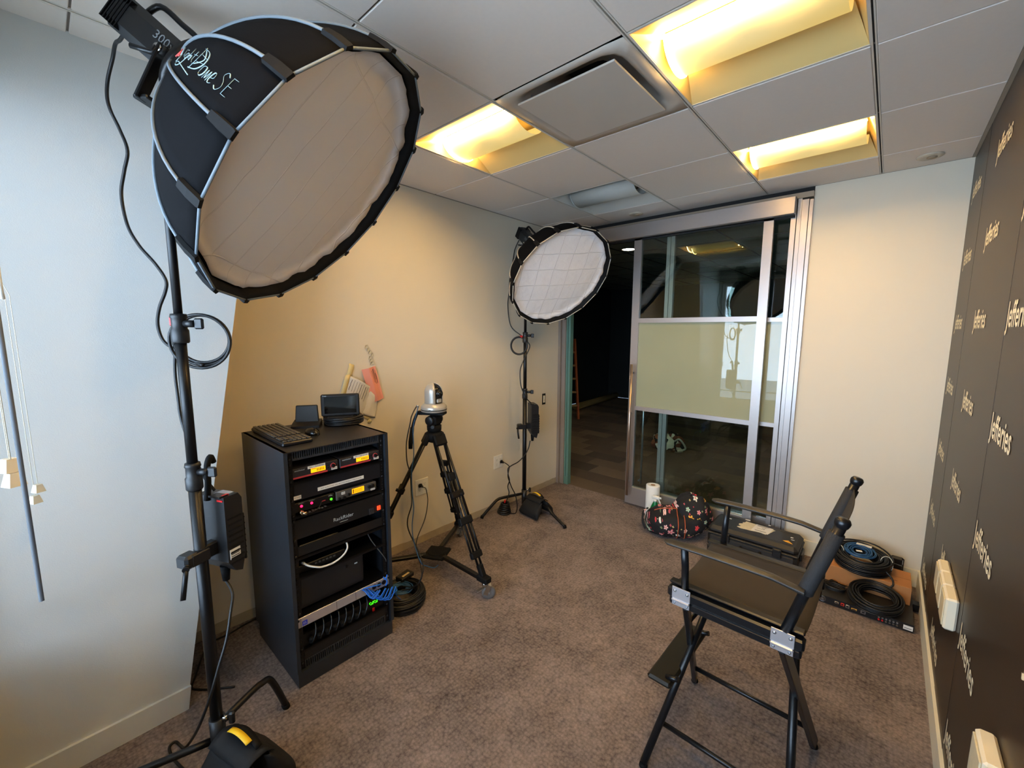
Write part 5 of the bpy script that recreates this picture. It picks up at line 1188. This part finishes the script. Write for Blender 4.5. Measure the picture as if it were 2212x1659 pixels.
# ------------------------------------------------------------------ by the sliding door
def floral():
    m = bpy.data.materials.new('floral_fabric'); m.use_nodes = True; nt = m.node_tree; b = nt.nodes['Principled BSDF']; L = nt.links
    uv = nt.nodes.new('ShaderNodeUVMap'); base = lin((16, 14, 18))+(1,); prev = None
    def layer(scale, rad, seed, cols, petals, thr):
        nonlocal prev
        mp = nt.nodes.new('ShaderNodeMapping'); mp.inputs['Location'].default_value = (seed, seed*1.7, 0); L.new(uv.outputs[0], mp.inputs['Vector'])
        vo = nt.nodes.new('ShaderNodeTexVoronoi'); vo.voronoi_dimensions = '2D'; vo.inputs['Scale'].default_value = scale; vo.inputs['Randomness'].default_value = .75; L.new(mp.outputs[0], vo.inputs['Vector'])
        sb = nt.nodes.new('ShaderNodeVectorMath'); sb.operation = 'SUBTRACT'; L.new(mp.outputs[0], sb.inputs[0]); L.new(vo.outputs['Position'], sb.inputs[1])
        sp = nt.nodes.new('ShaderNodeSeparateXYZ'); L.new(sb.outputs[0], sp.inputs[0])
        def mt(op, a, c=None, d=None):
            n = nt.nodes.new('ShaderNodeMath'); n.operation = op
            for i, q in enumerate((a, c, d)):
                if q is None: continue
                if isinstance(q, (int, float)): n.inputs[i].default_value = q
                else: L.new(q, n.inputs[i])
            return n.outputs[0]
        an = mt('ARCTAN2', sp.outputs[1], sp.outputs[0]); cs = mt('ABSOLUTE', mt('COSINE', mt('MULTIPLY', an, petals/2)))
        sc = nt.nodes.new('ShaderNodeSeparateColor'); L.new(vo.outputs['Color'], sc.inputs[0])
        rlim = mt('MULTIPLY', mt('MULTIPLY_ADD', cs, .62, .38), mt('MULTIPLY_ADD', sc.outputs[1], rad*.6, rad*.5))
        ds = mt('MULTIPLY', mt('DISTANCE', 0, 0) if 0 else vo.outputs['Distance'], 1.0)
        on = mt('LESS_THAN', ds, rlim); on = mt('MULTIPLY', on, mt('GREATER_THAN', sc.outputs[2], thr))
        cr = nt.nodes.new('ShaderNodeValToRGB'); cr.color_ramp.interpolation = 'CONSTANT'; e = cr.color_ramp.elements
        while len(e) < len(cols): e.new(.5)
        for i, c in enumerate(cols): e[i].position = i/len(cols); e[i].color = lin(c)+(1,)
        L.new(sc.outputs[0], cr.inputs[0])
        core = mt('LESS_THAN', ds, mt('MULTIPLY', rlim, .28))
        m0 = nt.nodes.new('ShaderNodeMix'); m0.data_type = 'RGBA'; L.new(core, m0.inputs[0]); L.new(cr.outputs[0], m0.inputs[6]); m0.inputs[7].default_value = lin((200, 40, 40))+(1,)
        mx = nt.nodes.new('ShaderNodeMix'); mx.data_type = 'RGBA'; L.new(on, mx.inputs[0])
        if prev is None: mx.inputs[6].default_value = base
        else: L.new(prev, mx.inputs[6])
        L.new(m0.outputs[2], mx.inputs[7]); prev = mx.outputs[2]
    layer(34, .30, 3.1, [(196, 60, 66), (210, 190, 120), (120, 150, 110), (180, 80, 90)], 4, .62)
    layer(14, .36, 1.3, [(238, 196, 190), (206, 60, 62), (232, 226, 210), (176, 206, 176), (226, 150, 150), (232, 170, 60)], 5, .12)
    L.new(prev, b.inputs['Base Color']); b.inputs['Roughness'].default_value = .8
    n = nt.nodes.new('ShaderNodeTexNoise'); n.inputs['Scale'].default_value = 14; L.new(uv.outputs[0], n.inputs['Vector']); bp = nt.nodes.new('ShaderNodeBump'); bp.inputs['Strength'].default_value = .5; bp.inputs['Distance'].default_value = .01
    L.new(n.outputs['Fac'], bp.inputs['Height']); L.new(bp.outputs[0], b.inputs['Normal']); return m
M_FLO = floral(); M_TRIM = mat('orange_trim', (176, 84, 48), .7, var=.1)
bg = thing('floral_bag', 'black duffel bag with colourful flower print on the carpet before the sliding door', 'bag', (.20, 1.87, 0))
BR = Matrix.Translation((.195, 1.86, 0)) @ Matrix.Rotation(radians(28), 4, 'Z')
def duf(u, v):
    a_ = 2*pi*u; x = (v-.5)*2; L2 = .225; k = (1-abs(x)**3.2)**.38 if abs(x) < 1 else 0.0
    ry, rz = .150*k, .110*k
    y = cos(a_)*ry; z = .106+sin(a_)*rz*(1.0 if sin(a_) < 0 else 1.02)
    n1 = noise.noise(V((cos(a_)*1.6, x*2.2, sin(a_)*1.6)))*.022+noise.noise(V((cos(a_)*4, x*5, sin(a_)*4)))*.008
    y += n1*cos(a_); z += n1*sin(a_)+.014*x
    return BR @ V((x*L2, y, max(.004, z)))
uvf = lambda p: ((BR.inverted() @ p).x*1.0+.0, (BR.inverted() @ p).z*1.0+(BR.inverted() @ p).y*-.8)
MB().grid(duf, 40, 36, closeu=True).build('bag_body', M_FLO, bg, uv=uvf)
top = blob(.290, 1.940, .17, .150, .125, .158, 5, .16, 32, 18)
MB().grid(lambda u, v: top(u, v), 36, 20, closeu=True).build('bag_top', M_FLO, bg, uv=lambda p: (p.x*1.0+p.y*.6+.4, p.z))
def hug(x, off=.004):
    P = []
    for i in range(29):
        a_ = -pi*.95+pi*1.9*i/28-pi/2+pi; v = .5+x/2; q = duf((a_/(2*pi)) % 1, v); c0 = BR @ V((x*.225, 0, .106)); P.append(q+(q-c0).normalized()*off)
    return P
for x in (.02, .24):
    MB().tube(hug(x), .0035, 6).build('trim_band', M_TRIM, bg)
MB().tube(smoothpts([BR @ V((-.16, -.02, .190)), BR @ V((-.10, -.03, .214)), BR @ V((0, -.035, .224)), BR @ V((.10, -.03, .224)), BR @ V((.18, -.02, .205))], 5), .004, 6).build('zip_line', M_TRIM, bg)
for sx in (-1, 1): MB().tube(smoothpts([BR @ V((-.20, .06, .17)), BR @ V((-.238, .0, .16)), BR @ V((-.245, -.05, .10)), BR @ V((-.225, -.07, .05))], 5), .010, 8, flat=.4).build('strap', M_FLO, bg, uv=uvf) if sx > 0 else None
g = MB(); rnd = random.Random(3)
g.tube(smoothpts([(.28, 1.93, .315), (.30, 1.92, .335), (.325, 1.93, .33), (.315, 1.95, .315), (.29, 1.95, .325), (.305, 1.93, .345)], 5), .008, 6); g.build('tied_handle', M_FLO, bg, uv=lambda p: (p.x*2, p.z*2))
t = thing('paper_towel_roll', 'white paper towel roll standing by the sliding door behind the spray bottle', 'paper towel', (-.078, 2.060, 0))
g = MB(); g.lathe([(.020, .002), (.056, .002), (.057, .01), (.057, .270), (.056, .278), (.020, .279), (.020, .002)], (-.078, 2.060, 0), seg=36); g.build('paper', mat('towel_paper', (236, 232, 222), .85, bump=.6, bs=150, var=.01), t)
g = MB(); g.lathe([(.0165, .001), (.0195, .001), (.0195, .2795), (.0165, .2795), (.0165, .001)], (-.078, 2.060, 0), seg=20); g.build('core', mat('card_core', (150, 112, 76), .8), t)
sx_, sy_ = -.022, 1.985
t = thing('spray_bottle', 'green cleaning spray bottle with a white trigger between towel roll and flower bag', 'bottle', (sx_, sy_, 0))
g = MB(); g.grid(lambda u, v: (lambda z, r: V((sx_+r[0]*cos(2*pi*u), sy_+r[1]*sin(2*pi*u), z)))(.002+.168*v, (.046*(1 if v < .45 else 1-.72*((v-.45)/.55)**1.3)*(min(1, v*14+.7)), .030*(1 if v < .5 else 1-.58*((v-.5)/.5)**1.3)*(min(1, v*14+.7)))), 28, 18, closeu=True); g.build('bottle_body', mat('green_plastic', (18, 112, 58), .25, var=.05), t)
g = MB(); g.grid(lambda u, v: V((sx_+.0475*cos(pi+pi*u), sy_+.0315*sin(pi+pi*u), .02+.075*v)), 16, 2); g.build('label', patch_mat('bottle_label', [(220, 230, 236), (120, 180, 220), (236, 238, 232), (70, 150, 90)], 40), t)
g = MB(); g.cyl((sx_, sy_, .168), (sx_, sy_, .188), .014); g.box((sx_+.004, sy_, .203), (.070, .024, .030), bev=.008); g.cyl((sx_+.036, sy_, .207), (sx_+.052, sy_, .207), .009); g.build('spray_head', M_WHITE, t)
g = MB(); g.tube(smoothpts([(sx_+.026, sy_, .198), (sx_+.034, sy_, .182), (sx_+.046, sy_, .160)], 4), .006, 8); g.build('trigger', M_WHITE, t)
# hard case
M_CASE = mat('case_black_polymer', (34, 31, 28), .55, bump=.15, bs=500, var=.12, vs=10)
hc = thing('hard_case', 'black hard equipment case with a torn white label lying before the sliding door', 'case', (.735, 1.965, 0))
cx0, cx1, cy0, cy1 = .445, 1.020, 1.815, 2.112
g = MB(); g.box(((cx0+cx1)/2, (cy0+cy1)/2, .062), (cx1-cx0-.012, cy1-cy0-.012, .118), bev=.022); g.build('case_base', M_CASE, hc)
g = MB(); g.box(((cx0+cx1)/2, (cy0+cy1)/2, .150), (cx1-cx0-.012, cy1-cy0-.012, .056), bev=.022); g.build('case_lid', M_CASE, hc)
g = MB(); g.box(((cx0+cx1)/2, (cy0+cy1)/2, .122), (cx1-cx0, cy1-cy0, .014), bev=.006); g.build('lid_rim', M_CASE, hc)
for x_ in (.58, .90): g = MB(); g.box((x_, cy0-.003, .118), (.052, .016, .062), bev=.004); g.box((x_, cy0-.011, .138), (.036, .008, .014), bev=.003); g.build('latch', M_BLKP, hc)
g = MB(); g.tube(smoothpts([(.68, cy0-.004, .085), (.685, cy0-.022, .078), (.74, cy0-.026, .076), (.795, cy0-.022, .078), (.80, cy0-.004, .085)], 5), .008, 8); g.build('carry_handle', M_BLKP, hc)
g = MB(); g.box((cx1+.004, (cy0+cy1)/2, .09), (.014, .12, .05), bev=.004); g.build('end_handle', M_BLKP, hc)
for y_ in (1.87, 2.06): g = MB(); g.box(((cx0+cx1)/2, y_, .1785), (cx1-cx0-.10, .012, .003), bev=.001); g.build('lid_rib', M_CASE, hc)
def flat(pts, z, nm, m, th=.0012):
    g = MB(); g.prism(pts, 'z', z, z+th); return g.build(nm, m, hc)
rnd = random.Random(11)
tz = .1782
P = []
for i in range(26):
    a_ = 2*pi*i/26; k = rnd.uniform(.82, 1.12); P.append((.735+.105*k*max(-1, min(1, 1.25*cos(a_))), 1.985+.068*k*max(-1, min(1, 1.25*sin(a_)))))
flat(P, tz, 'label_residue', mat('torn_label', (206, 196, 168), .8, var=.15, vs=60), .0022)
flat([(.715, 1.930), (.822, 1.925), (.835, 2.045), (.725, 2.055)], tz+.0022, 'label', M_STICK, .0009)
g = MB()
for i, (x0_, x1_, y_) in enumerate(((.735, .81, 2.038), (.735, .80, 2.026), (.74, .79, 1.985), (.735, .805, 1.950), (.735, .81, 1.942))): g.b2(x0_, x1_, y_, y_+(.006 if i == 0 else .003), tz+.0032, tz+.0036)
g.tube([(.77, 2.005, tz+.0036), (.785, 1.998, tz+.0036), (.79, 2.018, tz+.0036)], .0015, 4); g.build('label_print', M_INK, hc)
for (x_, y_, s_) in ((.555, 2.03, .012), (.66, 2.095, .018), (.90, 2.06, .010), (.955, 1.99, .012), (.965, 1.955, .010), (.80, 2.098, .012)):
    flat([(x_+s_*k*cos(2*pi*i/7), y_+s_*.6*k*sin(2*pi*i/7)) for i, k in enumerate([rnd.uniform(.6, 1.2) for _ in range(7)])], tz+.0004, 'sticker_scrap', M_STICK)
flat([(.915, 1.905), (.945, 1.925), (.975, 1.885), (.94, 1.893)], tz+.0004, 'sticker_scrap', mat('orange_sticker', (236, 170, 50), .6))

# ------------------------------------------------------------------ gear by the right wall
ru = thing('rack_mount_unit', 'flat black rack unit with rows of sockets on the carpet below the cable coils', 'equipment', (1.37, 1.80, 0))
g = MB(); g.b2(1.158, 1.572, 1.602, 2.02, .004, .046); g.build('case', mat('unit_top_black', (32, 30, 28), .5, var=.1), ru)
g = MB(); g.b2(1.156, 1.574, 1.597, 1.602, .004, .047); g.build('rear_panel', M_BLKP, ru)
g = MB(); g.box((1.588, 1.86, .030), (.030, .05, .040)); g.build('rack_ear', M_BLK, ru)
yb = 1.5968
g = MB(); g.lathe([(.0165, 0), (.0165, .001), (.0145, .0012), (.0145, 0)], (1.178, yb, .026), (0, -1, 0), seg=20)
for i in range(6): g.box((1.178, yb-.0006, .026), (.028, .001, .0016), rot=Matrix.Rotation(i*pi/6, 4, 'Y'))
g.build('fan_grille', M_STEEL, ru)
for (x_, z_, w_, h_, m_, nm) in ((1.245, .030, .020, .012, M_STEEL, 'port'), (1.272, .030, .016, .016, M_RED, 'port'), (1.295, .028, .018, .018, M_STEEL, 'port'), (1.325, .024, .026, .010, mat('brass_port', (190, 160, 90), .35, metal=.8), 'port'), (1.365, .026, .022, .018, M_STEEL, 'port')):
    MB().box((x_, yb-.0012, z_), (w_, .0024, h_), bev=.001).build(nm, m_, ru)
    MB().box((x_, yb-.0026, z_), (w_*.6, .001, h_*.5)).build('port_opening', M_DARK, ru)
for i in range(6):
    for k in range(2): MB().cyl((1.432+.015*i, yb, .034-.014*k), (1.432+.015*i, yb-.010, .034-.014*k), .0045, seg=10).build('round_connector', M_STEEL if k == 0 else (M_RED if i < 2 else M_CHROME), ru)
MB().b2(1.532, 1.570, yb-.0015, yb, .012, .036).build('sticker', M_STICK, ru)
MB().b2(1.536, 1.566, yb-.002, yb-.0015, .020, .023).build('sticker_print', M_INK, ru)
M_CARD = mat('brown_cardboard', (172, 116, 66), .8, bump=.1, bs=200, var=.05, vs=12)
bb = thing('cardboard_box', 'long brown cardboard box under the upper black cable coil by the right wall', 'box', (1.36, 1.93, .047))
R = Matrix.Translation((1.365, 1.915, .047)) @ Matrix.Rotation(radians(0), 4, 'Z')
g = MB(R); g.box((0, 0, .052), (.392, .215, .104), bev=.0015); g.build('carton', M_CARD, bb)
g = MB(R); g.box((0, 0, .1045), (.39, .001, .0006)); g.build('lid_seam', mat('seam_brown', (120, 78, 44), .8), bb)
g = MB(R); g.b2(.12, .135, -.06, -.054, .1042, .1048).b2(.10, .112, -.06, -.054, .1042, .1048); g.build('box_print', mat('box_ink', (110, 60, 40), .8), bb)
coil((1.412, 1.700, .062), .122, .0048, 5, 5, M_CABLE, .006, name='cable_coil', nrm=(0, -.22, 1), label='lower black cable coil lying on the rack unit in front of the cardboard box', cat='cable', seed=31)
coil((1.330, 1.925, .158), .135, .0052, 6, 8, M_CABLE, .008, name='cable_coil', nrm=(.02, -.16, 1), label='upper large black cable coil lying on the cardboard box', cat='cable', seed=32)
coil((1.318, 1.915, .238), .075, .0026, 7, 2, M_NAVY, .010, name='blue_cable_coil', nrm=(.02, -.16, 1), label='blue cable coil nested inside the upper black coil by the right wall', cat='cable', seed=33)
g = MB(); g.box((1.335, 1.985, .262), (.075, .03, .002), rot=-.1).box((1.315, 1.90, .252), (.03, .018, .003), rot=.3); g.build('cable_tag', M_STICK, None, 'white paper tags tucked into the upper cable coil', 'tag')
for (x_, y_, lab) in ((1.215, 1.895, 'left'), (1.445, 1.90, 'right')):
    g = MB(); g.tube([V((x_, y_, .212))+V((.030*cos(a_), 0, .052*sin(a_))) for a_ in [2*pi*i/20 for i in range(20)]], .002, 5, closed=True); g.build('cable_tie', M_CREAM, None, 'pale wire tie round the %s side of the upper cable coil' % lab, 'cable tie')
cable('cable_tail', [(1.44, 1.84, .20), (1.475, 1.82, .17), (1.480, 1.80, .14), (1.455, 1.79, .12), (1.425, 1.785, .11), (1.40, 1.78, .105)], .0048, M_CABLE, label='loose end of the upper black coil drooping over the front of the cardboard box', cat='cable')
t = thing('extension_lead', 'small folded black power cord with plugs left of the lower coil on the rack unit', 'cable', (1.235, 1.74, .047))
g = MB()
for i in range(3): g.tube([V((1.225+.045*(1+.1*i)*cos(a_), 1.712+.028*(1+.1*i)*sin(a_), .054+.008*i)) for a_ in [2*pi*k/20 for k in range(20)]], .004, 6, closed=True)
g.build('cord', M_CABLE, t)
g = MB(); g.box((1.215, 1.775, .060), (.045, .022, .020), rot=-.5, bev=.005).box((1.255, 1.752, .062), (.045, .020, .018), rot=-.5, bev=.005); g.build('plug', M_BLKM, t)
g = MB(); g.box((1.278, 1.735, .068), (.012, .006, .004), rot=-.5).box((1.283, 1.745, .068), (.012, .006, .004), rot=-.5); g.build('pins', M_CHROME, t)
t = thing('power_adapter', 'small black adapter leaning against the wall behind the cardboard box', 'adapter', (1.50, 2.15, .11))
R = Matrix.Translation((1.498, 2.148, 0)) @ Matrix.Rotation(radians(9), 4, 'X')
g = MB(R); g.box((0, .004, .118), (.068, .028, .150), bev=.010); g.build('case', M_BLKP, t)
g = MB(R)
for i in range(9): g.box((-.026+.0062*i, -.0104, .150-.0008*i), (.0038, .0006, .0036))
g.box((.027, -.0104, .170), (.002, .0006, .03)); g.build('white_print', M_GTXT, t)
g = MB(); g.b2(1.462, 1.535, 2.11, 2.165, .0, .046); g.build('adapter_block', M_BLKP, None, 'black power block on the floor behind the cardboard box', 'adapter')

# ------------------------------------------------------------------ group phrases for repeated things
GR = {'softbox': 'round softboxes on the light stands', 'lamp_head': 'studio lamp heads', 'light_stand': 'black light stands', 'sandbag': 'sandbags on the light stands', 'power_supply_box': 'power supply boxes on the light stands',
      'wireless_receiver': 'wireless receivers on the rack shelf', 'venetian_blind': 'venetian blinds at the window', 'wall_outlet': 'outlets on the left wall', 'surface_outlet_box': 'surface boxes on the backdrop wall',
      'sprinkler_cover': 'ceiling sprinkler covers', 'cable_coil': 'coils of black cable', 'blue_cable_coil': 'coils of blue cable', 'cable_tie': 'cable ties', 'camera_cable': 'cables of the tripod camera', 'power_cable': 'hanging black power cables',
      'power_plug': 'black plugs in the wall outlets', 'downlight': 'added hall downlights out of view'}
for o in list(S.objects):
    if o.parent is None and o.get('category') and 'group' not in o:
        k = o.name.split('.')[0]
        if k in GR: o['group'] = GR[k]
